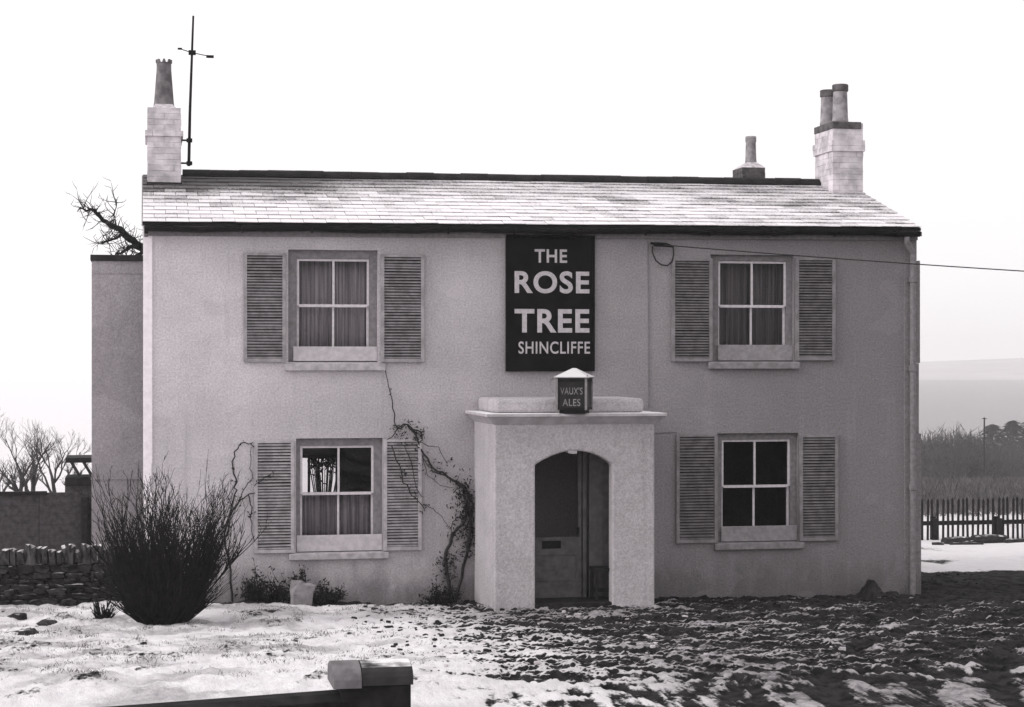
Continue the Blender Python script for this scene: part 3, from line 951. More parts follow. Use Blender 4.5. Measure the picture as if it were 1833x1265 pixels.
# ---- porch
PY = -1.49
px0, px1 = onY(885, 900, PY).x, onY(1172, 900, PY).x
pz_top = onY(1030, 757, PY).z
o_l, o_r = onY(958, 900, PY).x, onY(1096, 900, PY).x
arch = []
for (ax, ay) in ((1096, 832), (1088, 825), (1075, 817), (1060, 811), (1045, 808), (1034, 807), (1018, 807), (1005, 810), (990, 815), (973, 823), (958, 832)):
    p = onY(ax, ay, PY); arch.append((p.x, p.z))
mb = MB()
base = -.35
outline_r = [(o_r, base), (px1, base), (px1, pz_top)]
outline_l = [(px0, pz_top), (px0, base), (o_l, base)]
pts = outline_r + outline_l + [(o_l, arch[-1][1])] + arch[::-1][1:-1] + [(o_r, arch[0][1])]
tw = .20
mb.prism(pts, PY, PY+tw)
mb.box(px0, px0+.2, PY+tw+.001, -.001, base, pz_top)
mb.box(px1-.2, px1, PY+tw+.001, -.001, base, pz_top)
porch = mb.build('porch', M['porch'], house, 0.022)
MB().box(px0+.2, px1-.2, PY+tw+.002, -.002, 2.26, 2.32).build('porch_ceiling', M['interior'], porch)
MB().box(px0+.2, px0+.21, PY+tw+.003, -.003, .021, 2.26).build('porch_shade_lining', M['wood_dark'], porch)  # dark panels added so the porch interior looks shaded
MB().box(px1-.21, px1-.2, PY+tw+.003, -.003, .021, 2.26).build('porch_shade_lining', M['wood_dark'], porch)
MB().box(px0+.2, px1-.2, PY+.02, -.002, -.3, .02).build('porch_step', M['soil'], porch)
zc0, zc1 = onY(1030, 757, PY-.05).z, onY(1030, 740, PY-.12).z
cor = MB()
e = .12
def ring(o, z): return [(px0-o, PY-o, z), (px1+o, PY-o, z), (px1+o, -.003, z), (px0-o, -.003, z)]
zz = [(0.0, zc0-.02), (.02, zc0+.0), (.04, zc0+.02), (.10, zc0+.075), (.125, zc0+.085), (.125, zc1+.0)]
vv = [p for o, z in zz for p in ring(o, z)]
ff = [(3,2,1,0)]
for i in range(len(zz)-1):
    for k in range(4):
        a, b = i*4+k, i*4+(k+1) % 4
        ff.append((a, b, b+4, a+4))
nn = (len(zz)-1)*4
ff.append((nn, nn+1, nn+2, nn+3))
cor.add(vv, ff)
cor.build('cornice', M['ledge'], porch, .004)
# low parapet over the cornice
pp = MB(); z1 = onY(1030, 713, PY+.25).z
pp.box(px0+.05, px1-.08, PY+.22, -.003, zc1+.001, z1)
pp.build('parapet', M['porch'], porch, .045)
kp = onY(1027, 806, PY)
MB().prism([(kp.x-.07, kp.z-.03), (kp.x-.03, kp.z-.045), (kp.x+.045, kp.z-.045), (kp.x+.05, kp.z+.02), (kp.x-.08, kp.z+.02)], PY+.01, PY+.15).build('keystone', M['porch'], porch, .004)
# doorway screen and half-glazed door inside the porch
DY = -.88
dz0 = .02
dl, dr = onY(936, 1000, DY).x, onY(1041, 1000, DY).x
jl, jr = dr, onY(1078, 1000, DY).x
zlock = onY(1000, 961, DY).z
zpan = onY(1000, 990, DY).z
ztopd = 2.12
dm = MB()
dm.box(dl, dr, DY, DY+.045, dz0, zlock)
dm.box(dl, dl+.09, DY, DY+.045, zlock, ztopd); dm.box(dr-.045, dr, DY, DY+.045, zlock, ztopd); dm.box(dl+.09, dr-.045, DY, DY+.045, ztopd-.1, ztopd)
door = dm.build('door', M['door'], house, .003)
MB().box(dl+.08, dr-.04, DY+.018, DY+.024, zlock-.01, ztopd-.09).build('pane', M['glass'], door)
pnl = MB()
lx0, lx1 = dl+.09, onY(1032, 1000, DY).x
zl1, zl0 = zpan-.01, dz0+.22
for (a, b, c, d) in ((lx0, lx1, zl1-.012, zl1), (lx0, lx1, zl0, zl0+.012), (lx0, lx0+.012, zl0+.012, zl1-.012), (lx1-.012, lx1, zl0+.012, zl1-.012)):
    pnl.box(a, b, DY-.012, DY+.001, c, d)
pnl.build('panel_moulding', M['door'], door)
b0, b1 = onY(970, 968, DY), onY(1004, 981, DY)
MB().box(b0.x, b1.x, DY-.01, DY+.001, b1.z, b0.z).build('letter_box', M['iron'], door, .003)
hk = onY(1033, 950, DY)
MB().lathe((hk.x, DY-.03, hk.z), [(.008, -.05), (.02, -.045), (.02, .045), (.008, .05)], 10).build('door_handle', M['iron'], door)
jm = MB()
jm.box(jl+.012, jl+.06, DY-.03, DY+.06, dz0, 2.18); jm.box(dl-.05, jl+.06, DY-.028, DY+.06, 2.125, 2.2)
jm.build('door_frame', M['door'], house, .003)
MB().box(jl+.10, jr, DY-.012, DY+.03, dz0, 2.0).build('door_side_panel', M['door_light'], house, .003)
MB().box(jr+.001, px1-.2, DY-.01, DY+.04, dz0, 2.26).build('door_screen', M['door'], house)
MB().box(px0+.2, dl-.051, DY-.01, DY+.04, dz0, 2.26).build('door_screen', M['door'], house)
bo = thing('boot_bench', (jr, PY+.4, .02), 'small dark boot bench inside the porch beside the half-glazed door', 'bench')
bx, by = onY(1073, 1040, -1.05).x, -1.18
MB().box(bx-.13, bx+.22, by-.16, by+.16, .40, .44).build('seat', M['wood_dark'], bo, .003)
for sx_ in (-.10, .19):
    for sy_ in (-.13, .13):
        MB().box(bx+sx_-.02, bx+sx_+.02, by+sy_-.02, by+sy_+.02, .018, .399).build('leg', M['wood_dark'], bo)
MB().box(bx-.10, bx+.19, by-.01, by+.01, .12, .17).build('stretcher', M['wood_dark'], bo)

# ================================================================== things on the house
def text_mesh(body, x0, x1, z0, z1, y, mat, name, parent, off=0.0, depth=.002):
    c = bpy.data.curves.new(name, 'FONT')
    c.body = body
    c.size = 1.0
    c.offset = off
    c.extrude = 0.01
    c.space_character = 1.10
    c.resolution_u = 6
    t = bpy.data.objects.new('tmp_text', c)
    COL.objects.link(t)
    dg = bpy.context.evaluated_depsgraph_get()
    me = bpy.data.meshes.new_from_object(t.evaluated_get(dg))
    COL.objects.unlink(t)
    bpy.data.objects.remove(t)
    co = np.array([v.co[:] for v in me.vertices])
    mn, mx = co.min(0), co.max(0)
    for v in me.vertices:
        u, w_ = (v.co.x-mn[0])/(mx[0]-mn[0]), (v.co.y-mn[1])/(mx[1]-mn[1])
        v.co = (x0+(x1-x0)*u, y-(depth if v.co.z > 0 else 0), z0+(z1-z0)*w_)
    me.polygons.foreach_set('use_smooth', [False]*len(me.polygons))
    me.materials.clear(); me.materials.append(mat)
    o = bpy.data.objects.new(name, me)
    link(o, parent)
    return o
SY = -.055
sgx0, sgx1, sgz0, sgz1 = rect((906, 421, 1064, 664), SY)
sign = thing('pub_sign', ((sgx0+sgx1)/2, 0, sgz0), 'tall black signboard with pale painted lettering above the porch', 'sign')
sb = MB().box(sgx0, sgx1, SY, -.002, sgz0, sgz1).build('board', M['black'], sign, .004)
fm = MB(); t = .025
fm.box(sgx0-.004, sgx1+.004, SY-.012, SY+.002, sgz0-.004, sgz0+t); fm.box(sgx0-.004, sgx1+.004, SY-.012, SY+.002, sgz1-t, sgz1+.004)
fm.box(sgx0-.004, sgx0+t, SY-.012, SY+.002, sgz0+t, sgz1-t); fm.box(sgx1-t, sgx1+.004, SY-.012, SY+.002, sgz0+t, sgz1-t)
fm.build('board_frame', M['black'], sign)
for body, r, off in (('THE', (957, 446, 1015, 470), .020), ('ROSE', (921, 485, 1055, 525), .026), ('TREE', (921, 553, 1055, 595), .026), ('SHINCLIFFE', (928, 611, 1056, 633), .012)):
    a = rect(r, SY)
    text_mesh(body, *a, SY-.003, M['letter'], 'lettering', sign, off)

# lantern on the porch cornice, turned a little
LY = PY-.02
lc = onY(1028, 741, LY)
lw = .375
lan = thing('porch_lantern', (lc.x, LY, zc1), 'square lettered lantern with snowy pyramid top on the porch cornice', 'lantern')
rotm = Matrix.Rotation(R(-24), 4, 'Z')
def lan_build(mb, name, mat, bevel=0):
    o = mb.build(name, mat, lan, bevel, loc=(lc.x, LY, 0))
    o.rotation_euler = (0, 0, R(-24))
    return o
h = lw/2
zA, zB, zT = zc1-.004, onY(1028, 676, LY).z, onY(1028, 660, LY).z
lan_build(MB().box(-h*.86, h*.86, -h*.86, h*.86, zA, zA+.05), 'base', M['iron'], .004)
body = lan_build(MB().box(-h*.97, h*.97, -h*.97, h*.97, zA+.051, zB-.001), 'body', plain('lantern_dark_glass', .012, .3, 10, .4, .05, .2))
cm = MB()
for sx_ in (-1, 1):
    for sy_ in (-1, 1):
        cm.box(sx_*h-.014, sx_*h+.014, sy_*h-.014, sy_*h+.014, zA+.05, zB)
lan_build(cm, 'corner_bars', M['frame_grey'])
rb = MB()
for zz_ in (zA+.05, zB-.05):
    rb.box(-h+.014, h-.014, -h-.008, -h*.97+.001, zz_, zz_+.03); rb.box(h*.97-.001, h+.008, -h+.014, h-.014, zz_, zz_+.03)
    rb.box(-h-.008, -h*.97+.001, -h+.014, h-.014, zz_, zz_+.03); rb.box(-h+.014, h-.014, h*.97-.001, h+.008, zz_, zz_+.03)
lan_build(rb, 'rim', M['iron'])
rf = MB(); hh = h+.035
rf.add([(-hh, -hh, zB), (hh, -hh, zB), (hh, hh, zB), (-hh, hh, zB), (-hh, -hh, zB+.012), (hh, -hh, zB+.012), (hh, hh, zB+.012), (-hh, hh, zB+.012), (-.02, -.02, zT+.01), (.02, -.02, zT+.01), (.02, .02, zT+.01), (-.02, .02, zT+.01)],
       [(3,2,1,0),(0,1,5,4),(1,2,6,5),(2,3,7,6),(3,0,4,7),(4,5,9,8),(5,6,10,9),(6,7,11,10),(7,4,8,11),(8,9,10,11)])
lan_build(rf, 'roof', M['lantern_roof'], .003)
fi = MB()
for sx_ in (-1, 1):
    for sy_ in (-1, 1):
        fi.box(sx_*hh*.93-.008, sx_*hh*.93+.008, sy_*hh*.93-.008, sy_*hh*.93+.008, zB+.01, zB+.04)
lan_build(fi, 'finials', M['lantern_roof'])
hz = zB-zA
for body_, a, b in (("VAUX'S", .54, .74), ('ALES', .22, .42)):
    o = text_mesh(body_, -h*.76, h*.76, zA+hz*a, zA+hz*b, 0, M['letter_dim'], 'lettering', lan, .01, .002)
    for v in o.data.vertices: v.co.y += -h*.97-.0005
    o.location = (lc.x, LY, 0); W[o.name] = Vector(o.location); o.rotation_euler = (0, 0, R(-24))
    if body_ == 'ALES':
        for v in o.data.vertices: v.co.x *= .8
cb = [onY(996, 702, LY), onY(989, 700, LY+.1), onY(984, 690, LY+.25), onY(986, 680, LY+.6), onY(992, 676, -.03), onY(992, 676, 0.0)]
MB().tube(cb, .008, 5).build('supply_cable', M['frame_grey'], lan)

# aerial on the left stack
AY = 2.1
m0, m1 = onY(338, 297, AY), onY(346, 28, AY)
aer = thing('tv_aerial', (m0.x, AY, m0.z), 'thin television aerial mast with one crossbar bracketed to the tall-potted chimney', 'aerial')
MB().tube([m0, onY(340, 200, AY), m1], [.022, .02, .014], 8).build('mast', M['iron'], aer)
j = onY(344, 94, AY)
MB().tube([onY(322, 87, AY-.3), j, onY(378, 101, AY+.3)], .007, 5).build('crossbar', M['iron'], aer)
MB().box(j.x-.05, j.x+.05, AY-.035, AY+.035, j.z-.03, j.z+.03).build('clamp', M['iron'], aer)
e1, e0 = onY(375, 101, AY+.3), onY(322, 87, AY-.3)
MB().box(e1.x-.045, e1.x+.06, e1.y-.02, e1.y+.02, e1.z-.018, e1.z+.018).build('element_end', M['iron'], aer)
MB().box(e0.x-.03, e0.x+.03, e0.y-.015, e0.y+.015, e0.z-.012, e0.z+.012).build('element_end', M['iron'], aer)
for py in (251, 292):
    p = onY(339, py, AY)
    MB().box(l1.x-.02, p.x+.03, AY-.012, AY+.012, p.z-.012, p.z+.012).box(p.x-.04, p.x+.04, AY-.04, AY+.04, p.z-.025, p.z+.025).build('bracket', M['iron'], aer)

# overhead service wire
iw = onY(1172, 437, -.10)
wire = thing('service_wire', (iw.x, 0, iw.z), 'overhead supply wire with a drooping loop fixed under the eaves by the right-hand windows', 'wire')
far_end = onY(1833, 485, -1.6)
dirv = far_end - iw
end = iw + dirv*2.6; end.z = iw.z + dirv.z*2.6 + .22
MB().tube([iw + (end-iw)*t + Vector((0, 0, -.10*4*t*(1-t)*.9)) for t in np.linspace(0, 1, 24)], .008, 5).build('wire', M['wire'], wire)
MB().tube([(iw.x-.02, .01, iw.z+.02), (iw.x-.02, -.10, iw.z+.01), iw, onY(1192, 438, -.12), onY(1205, 441, -.14)], [.018, .018, .03, .03, .016], 8).build('insulator', M['iron'], wire)
MB().tube([onY(a, b, -.05) for a, b in ((1168, 440), (1168, 452), (1174, 466), (1184, 474), (1195, 475), (1203, 468), (1206, 455), (1205, 441))], .010, 6).build('drip_loop', M['wire'], wire)
upz = gz(end.x, end.y)
up = thing('utility_pole', (end.x, end.y, upz), 'wooden pole carrying the overhead supply wire past the gable', 'pole')
MB().tube([(end.x, end.y, upz-.3), (end.x, end.y, end.z+.4)], [.12, .09], 12).build('shaft', M['wood_mid'], up)
MB().box(end.x-.3, end.x+.3, end.y-.14, end.y-.05, end.z-.02, end.z+.08).build('crossarm', M['wood_mid'], up)

# ================================================================== climbing rose, shrubs, pot by the wall
rr = random.Random(21)
def leafy(mb, c, n, spread, size, rnd=rr, flat=None):
    for _ in range(n):
        p = Vector(c) + Vector((rnd.gauss(0, spread), rnd.gauss(0, spread*.5), rnd.gauss(0, spread)))
        if flat is not None and p.y > flat: p.y = flat
        d = Vector((rnd.gauss(0, 1), rnd.gauss(0, 1), rnd.gauss(0, 1))).normalized()
        q = d.orthogonal().normalized()
        s = size*rnd.uniform(.6, 1.4)
        mb.add([p-d*s, p+q*s*.45, p+d*s, p-q*s*.45], [(0,1,2,3)])
def wander(pix, y=-.03, jit=.02, sub=4):
    pts = []
    P = [onY(a, b, y) for a, b in pix]
    for i in range(len(P)-1):
        for s in range(sub):
            p = P[i].lerp(P[i+1], s/sub)
            pts.append(p + Vector((rr.gauss(0, jit), rr.uniform(-.03, .01), rr.gauss(0, jit))))
    pts.append(P[-1])
    return pts
cl = thing('climbing_rose', (onY(800, 1075, -.1).x, -.1, gz(3.8, -.1)), 'bare climbing rose trained up the wall beside the porch and over the shutter', 'climber')
st, lf = MB(), MB()
for pix, r0_, r1_ in (([(806,1085),(803,1040),(796,1005),(800,985),(812,955),(832,930),(836,900),(828,872),(815,862)], .030, .012),
                    ([(812,1085),(826,1030),(836,985),(842,940),(838,885),(826,866),(800,852),(775,835),(757,812),(745,780),(738,764),(722,758),(712,770),(706,752),(702,720),(696,690),(690,662)], .022, .005),
                    ([(826,866),(800,852),(775,842),(760,826),(748,800)], .010, .004),
                    ([(745,780),(728,762),(712,768),(704,780),(690,788)], .012, .005),
                    ([(736,768),(752,772),(756,782),(750,792)], .012, .006),
                    ([(738,780),(750,790),(768,798),(785,800),(798,826),(806,828)], .006, .003),
                    ([(700,800),(712,830),(722,862),(738,885),(752,900),(760,915)], .010, .006),
                    ([(722,800),(735,822),(745,870),(758,890)], .007, .004),
                    ([(757,812),(764,850),(790,868),(812,872)], .005, .003),
                    ([(762,905),(780,915),(796,932),(806,948)], .005, .003),
                    ([(832,930),(818,924),(808,938),(806,960),(812,978)], .008, .004),
                    ([(838,885),(846,905),(842,930),(845,960),(838,985),(830,1005)], .018, .007)):
    yv = -.085 if pix[0][0] < 730 and pix[0][0] > 690 and pix[0][1] < 805 else -.04
    p = wander(pix, yv, .009, 3)
    st.tube(p, list(np.linspace(r0_, r1_, len(p))), 5)
for (a, b, n, s) in ((836,900,80,.07),(840,945,70,.06),(838,920,60,.05),(826,866,50,.06),(796,1005,36,.06),(805,1030,30,.06),(812,955,22,.06),(752,776,26,.04),(712,770,22,.045),(735,760,10,.05),
                     (836,985,40,.06),(830,880,40,.05),(812,1000,30,.06),(842,965,40,.05),(725,790,20,.07),(748,830,14,.06),(745,800,14,.06),(785,840,8,.06),(740,880,14,.05),(758,905,10,.03),(720,850,10,.04),(806,826,5,.03),(775,845,5,.05),(700,700,3,.02),(820,920,16,.06)):
    leafy(lf, onY(a, b, -.05), int(n*1.6), s*1.15, .022, flat=-.012)
st.build('stems', M['vine'], cl); lf.build('leaves', M['leaf'], cl)
cl2 = thing('climbing_rose', (onY(420, 1080, -.1).x, -.1, gz(1.1, -.1)), 'thin bare climber arching round the shutter behind the big twiggy bush', 'climber')
st, lf = MB(), MB()
for pix, r0_, r1_ in (([(418,1085),(412,1020),(402,960),(412,915),(428,895),(445,885),(456,882)], .016, .007),
                    ([(412,915),(420,885),(422,862),(417,835),(421,808),(432,794),(447,793),(455,800)], .012, .007),
                    ([(428,895),(440,870),(452,855),(448,830),(450,800)], .007, .004),
                    ([(445,885),(450,910),(449,935),(456,970)], .009, .005),
                    ([(455,870),(475,856),(492,840)], .006, .003)):
    p = wander(pix, -.05, .012, 3)
    st.tube(p, list(np.linspace(r0_, r1_, len(p))), 5)
for (a, b, n, s) in ((421,862,10,.03),(428,895,16,.05),(449,920,10,.03),(412,915,20,.06),(486,850,10,.03),(432,795,6,.03),(417,835,5,.02),(448,860,8,.04)):
    leafy(lf, onY(a, b, -.06), n, s, .020, flat=-.012)
st.build('stems', M['vine'], cl2); lf.build('leaves', M['leaf'], cl2)

def stone_mesh(name, sx_, sy_, sz_, seed, mat, rough=.24, rnd_=.42):
    rnd = random.Random(seed)
    g = MB()
    idx = {}
    for i in (-1, 0, 1):
        for j_ in (-1, 0, 1):
            for k in (-1, 0, 1):
                if (i, j_, k) == (0, 0, 0): continue
                v = Vector((i, j_, k))
                v = v.lerp(v.normalized()*1.15, rnd_)
                v += Vector((rnd.uniform(-1, 1), rnd.uniform(-1, 1), rnd.uniform(-1, 1)))*rough
                idx[(i, j_, k)] = len(g.v)
                g.v.append((v.x*sx_/2, v.y*sy_/2, v.z*sz_/2))
    for ax in range(3):
        for s in (-1, 1):
            for a_ in (-1, 0):
                for b_ in (-1, 0):
                    q_ = []
                    for da, db in ((0, 0), (1, 0), (1, 1), (0, 1)):
                        c = [0, 0, 0]; c[ax] = s; c[(ax+1) % 3] = a_+da; c[(ax+2) % 3] = b_+db
                        q_.append(idx[tuple(c)])
                    g.f.append(tuple(q_ if s > 0 else q_[::-1]))
    return g.mesh(name, mat)
def wall_shrub(pxc, pbase, ptop, pw, label, seed, n=90, Yp=-.28, leaves=420):
    rnd = random.Random(seed)
    b = onY(pxc, pbase, Yp); t = onY(pxc, ptop, Yp)
    H = t.z-b.z; Wd = (onY(pxc+pw, pbase, Yp).x-b.x)
    z0 = surf(b.x, Yp)-.02
    o = thing('wall_shrub', (b.x, Yp, z0), label, 'shrub')
    s_, l_ = MB(), MB()
    for i in range(n):
        a = rnd.uniform(-1, 1)
        hh = H*(1-.35*abs(a)**1.5)*rnd.uniform(.25, 1.0)*(.75+.35*math.sin(a*7+seed*2))
        p0 = Vector((b.x+a*Wd*.45, Yp+rnd.uniform(-.1, .1), z0))
        p3 = Vector((b.x+a*Wd*rnd.uniform(.8, 1.05), min(-.03, Yp+rnd.uniform(-.2, .2)), z0+hh))
        p1 = p0.lerp(p3, .4)+Vector((rnd.gauss(0, .02), 0, .03)); p2 = p0.lerp(p3, .75)+Vector((rnd.gauss(0, .02), 0, .02))
        s_.tube([p0, p1, p2, p3], [.007, .006, .004, .002], 3)
        if rnd.random() < leaves/n/5: leafy(l_, p2, 5, .035, .026, rnd, -.01)
        leafy(l_, p1, int(leaves/n*.35)+1, .045, .026, rnd, -.01)
        leafy(l_, p3, 2, .02, .02, rnd, -.01)
    s_.build('stems', M['bark'], o); l_.build('leaves', M['leaf'], o)
wall_shrub(455, 1080, 1010, 20, 'small dark shrub at the wall foot nearest the big twiggy bush', 1, 60)
wall_shrub(492, 1080, 1012, 30, 'low rounded dark shrub under the sill beside the pale stone', 2, 60, leaves=300)
wall_shrub(538, 1078, 995, 22, 'upright dark shrub rising behind the pale stone', 3, 80, Yp=-.16)
wall_shrub(584, 1082, 1030, 40, 'sprawling low dark shrub right of the pale stone', 4, 70)
wall_shrub(790, 1084, 1030, 36, 'dark shrub at the foot of the climbing rose beside the porch', 5, 60, leaves=200)
u = onY(541, 1078, -.42)
uz = surf(u.x, -.42)-.02
ps = inst('pale_stone', stone_mesh('pale_stone', .27, .22, .34, 91, M['sill_r'], .3, .45), None, (u.x, -.42, uz+.14), (0.1, .06, .3))
tag(ps, 'pale rough upright stone among the dark shrubs at the wall foot', 'stone')

# soil heap against the wall near the downpipe
def heap(name, pix, Yp, label, cat, mat, seed, dz=0):
    c = onY(pix[0], pix[2], Yp); e_ = onY(pix[1], pix[2], Yp)
    t_ = onY(pix[0], pix[3], Yp)
    Wd, H = (e_.x-c.x), t_.z-c.z
    rnd = np.random.RandomState(seed)
    n = 40
    mb = MB()
    u = np.linspace(-1, 1, n)
    for j in range(n):
        for i in range(n):
            x, y = u[i], u[j]
            d = max(0, 1-(x*x+y*y))
            two = .65+.35*math.cos(x*6.2+.4)
            z = H*(d**.7)*two*(.75+.5*float(fbm(np.array(x*3.+seed), np.array(y*3.), seed)))+.05*(float(fbm(np.array(x*9.), np.array(y*9.), seed+2))-.5)*d
            yy = Yp+y*.28
            xx = c.x+x*Wd
            mb.v.append((xx, min(yy, -.012), surf(xx, min(yy, -.05))-.03+z*1.25))
    mb.f = [(j*n+i, j*n+i+1, (j+1)*n+i+1, (j+1)*n+i) for j in range(n-1) for i in range(n-1)]
    o = mb.build(name, mat, smooth=True)
    tag(o, label, cat)
heap('soil_heap', (1562, 1612, 1070, 1047), -.30, 'dark two-humped heap of soil against the wall near the downpipe', 'soil heap', M['soil'], 4)

# ================================================================== the big twiggy bush
def twig_bush(name, base, H, Wd, n, label, seed, mat, D=None):
    rnd = random.Random(seed)
    o = thing(name, base, label, 'bush')
    mb = MB()
    B = Vector(base)
    D = D or Wd
    def grow(p, d, L, r, lev):
        pts, rad = [p], [r]
        k = 6 if lev == 0 else 4
        for i in range(k):
            d = (d + Vector((rnd.gauss(0, .13), rnd.gauss(0, .13), .13 if lev == 0 else .10))).normalized()
            p = p + d*L/k
            pts.append(p); rad.append(r*(1-.72*(i+1)/k)+.0013)
        mb.tube(pts, rad, 4 if lev == 0 else 3, False)
        if lev < 3:
            m = (rnd.randint(4, 6), rnd.randint(2, 4), rnd.randint(0, 2))[lev]
            for _ in range(m):
                i = rnd.randint(1, k)
                dd = (pts[i]-pts[i-1]).normalized()
                dd = (dd + Vector((rnd.gauss(0, .42), rnd.gauss(0, .42), rnd.uniform(-.1, .4)))).normalized()
                grow(pts[i], dd, L*rnd.uniform(.22, .48), rad[i]*.72, lev+1)
    for i in range(n):
        a = rnd.uniform(0, 2*math.pi)
        t = math.sqrt(rnd.random())
        lean = Vector((math.cos(a)*t*Wd/H*1.35, math.sin(a)*t*D/H*1.35, .9)).normalized()
        L = H*rnd.uniform(.26, .82)
        grow(B + Vector((math.cos(a)*.13*t*Wd, math.sin(a)*.13*t*D, -.03)), lean, L, rnd.uniform(.007, .017), 0)
    for i in range(int(n*.55)):                 # low side shoots fill the skirt
        a = rnd.uniform(0, 2*math.pi)
        lean = Vector((math.cos(a)*rnd.uniform(.8, 1.6), math.sin(a)*rnd.uniform(.8, 1.6), .8)).normalized()
        grow(B + Vector((math.cos(a)*.12*Wd, math.sin(a)*.12*D, -.03)), lean, H*rnd.uniform(.22, .48), rnd.uniform(.005, .010), 1)
    mb.build('stems', mat, o)
    return o
bb = onZ(292, 1122, .02)
bb.z = surf(bb.x, bb.y)
twig_bush('twiggy_bush', bb, 1.74, 1.15, 300, 'large dark bare bush of upright twigs on the snowy lawn', 8, M['bark'])
# low dark plants and stones on the lawn edge
for i, (px, py, h_, w_, lab) in enumerate(((182, 1112, .34, .14, 'small dark clipped plant on the lawn beside the stone wall'), (250, 1108, .16, .2, 'low dark clump at the foot of the twiggy bush'))):
    c = onZ(px, py, .0); c.z = surf(c.x, c.y)
    twig_bush('garden_plant', c, h_*1.1, w_*1.9, 34, lab, 30+i, M['bark'])
stones = [(30, 1108, .22, .12, 'dark round stone lying in the snow below the stone wall'), (48, 1150, .20, .13, 'dark blocky stone at the head of the lawn edging timber'), (86, 1122, .2, .1, 'flat dark stone half buried beside the clipped plant')]
for i, (px, py, s1_, s2_, lab) in enumerate(stones):
    c = onZ(px, py, .02); c.z = surf(c.x, c.y)+.02
    o = inst('stone', stone_mesh('stone', s1_, .16, s2_, 60+i, M['wallstone'], .3, .85), None, c)
    tag(o, lab, 'stone')
c0, c1 = onZ(14, 1147, .03), onZ(64, 1130, .03)
ol = MB().tube([c0+Vector((-.2, 0, .02)), c0.lerp(c1, .5)+Vector((0, 0, .02)), c1+Vector((0, 0, .02))], [.05, .055, .045], 8).build('edging_timber', M['log'])
tag(ol, 'dark round timber lying in the lawn snow below the stone wall', 'timber')

# ================================================================== left side: stone wall, fence, shed, outbuilding, trees
SWY = .10
sx0, sx1 = onY(-60, 1000, SWY).x, -.03
z_t = onY(90, 1010, SWY).z; z_c = onY(90, 979, SWY).z
z_b = -.12
sw_ = thing('stone_wall', ((sx0+sx1)/2, SWY, z_b), 'low dark rubble garden wall with snow-tipped upright coping stones, running up to the house corner', 'wall')
MB().box(sx0, sx1-.02, SWY+.05, SWY+.26, z_b-.3, z_t-.02).build('core', M['soil'], sw_)
rnd = random.Random(77)
sm_ = [stone_mesh('stone', 1, 1, 1, 100+i, M['wallstone']) for i in range(6)]
z = z_b-.06; row = 0
while z < z_t-.04:
    hh = rnd.uniform(.06, .15); x = sx0-rnd.uniform(0, .12)
    if z+hh > z_t: hh = z_t-z
    while x < sx1-.05:
        L = rnd.uniform(.07, .26)
        L = min(L, sx1-x)
        inst('stone', rnd.choice(sm_), sw_, (x+L/2, SWY+.12+rnd.uniform(-.03, .02), z+hh/2), (rnd.uniform(-.1, .1), rnd.uniform(-.14, .14), rnd.uniform(-.15, .15)), (L*1.0, .26, hh*rnd.uniform(.9, 1.1)))
        x += L
    z += hh; row += 1
x = sx0
cm_ = [stone_mesh('coping_stone', 1, 1, 1, 120+i, M['capstone']) for i in range(4)]
while x < sx1-.04:
    L = rnd.uniform(.06, .13)
    H_ = (z_c-z_t)*rnd.uniform(.75, 1.15)
    inst('coping_stone', rnd.choice(cm_), sw_, (x+L/2, SWY+.13, z_t-.01+H_/2), (0, rnd.uniform(-.12, .12), rnd.uniform(-.1, .1)), (L*.9, .28, H_))
    x += L*1.02

# boarded fence behind the wall
FY = 6.0
fx = [onY(p, 900, FY).x for p in (-70, 70, 146)]
zt_ = onY(60, 886, FY).z; zg_ = gz(-1.5, FY)-.05
fe = thing('board_fence', ((fx[0]+fx[2])/2, FY, zg_), 'plain dark close-boarded fence behind the rubble wall', 'fence')
nb = 7
for a, b, mt, zt2 in ((fx[0], fx[1], 'wood_mid', zt_), (fx[1], fx[2]+.25, 'wood_mid', onY(110, 881, FY).z)):
    bhh = (zt2-zg_)/nb
    for i in range(nb):
        MB().box(a+.004, b-.004, FY, FY+.03, zg_+i*bhh+.001, zg_+(i+1)*bhh-.001).build('board', M[mt], fe, .0015)
MB().box(fx[0], onY(84, 885, FY).x, FY-.05, FY+.06, zt_+.001, zt_+.06).build('capping', M['wood_dark'], fe, .004)
pt, pb = onY(151, 889, FY-.1), onY(151, 1000, FY-.1)
MB().box(pt.x-.06, pt.x+.06, FY-.16, FY-.01, zg_-.1, pt.z).build('post', M['wood_dark'], fe, .02)
MB().box(fx[1]-.05, fx[1]+.05, FY+.031, FY+.12, zg_-.1, zt_).build('post', M['wood_dark'], fe, .01)

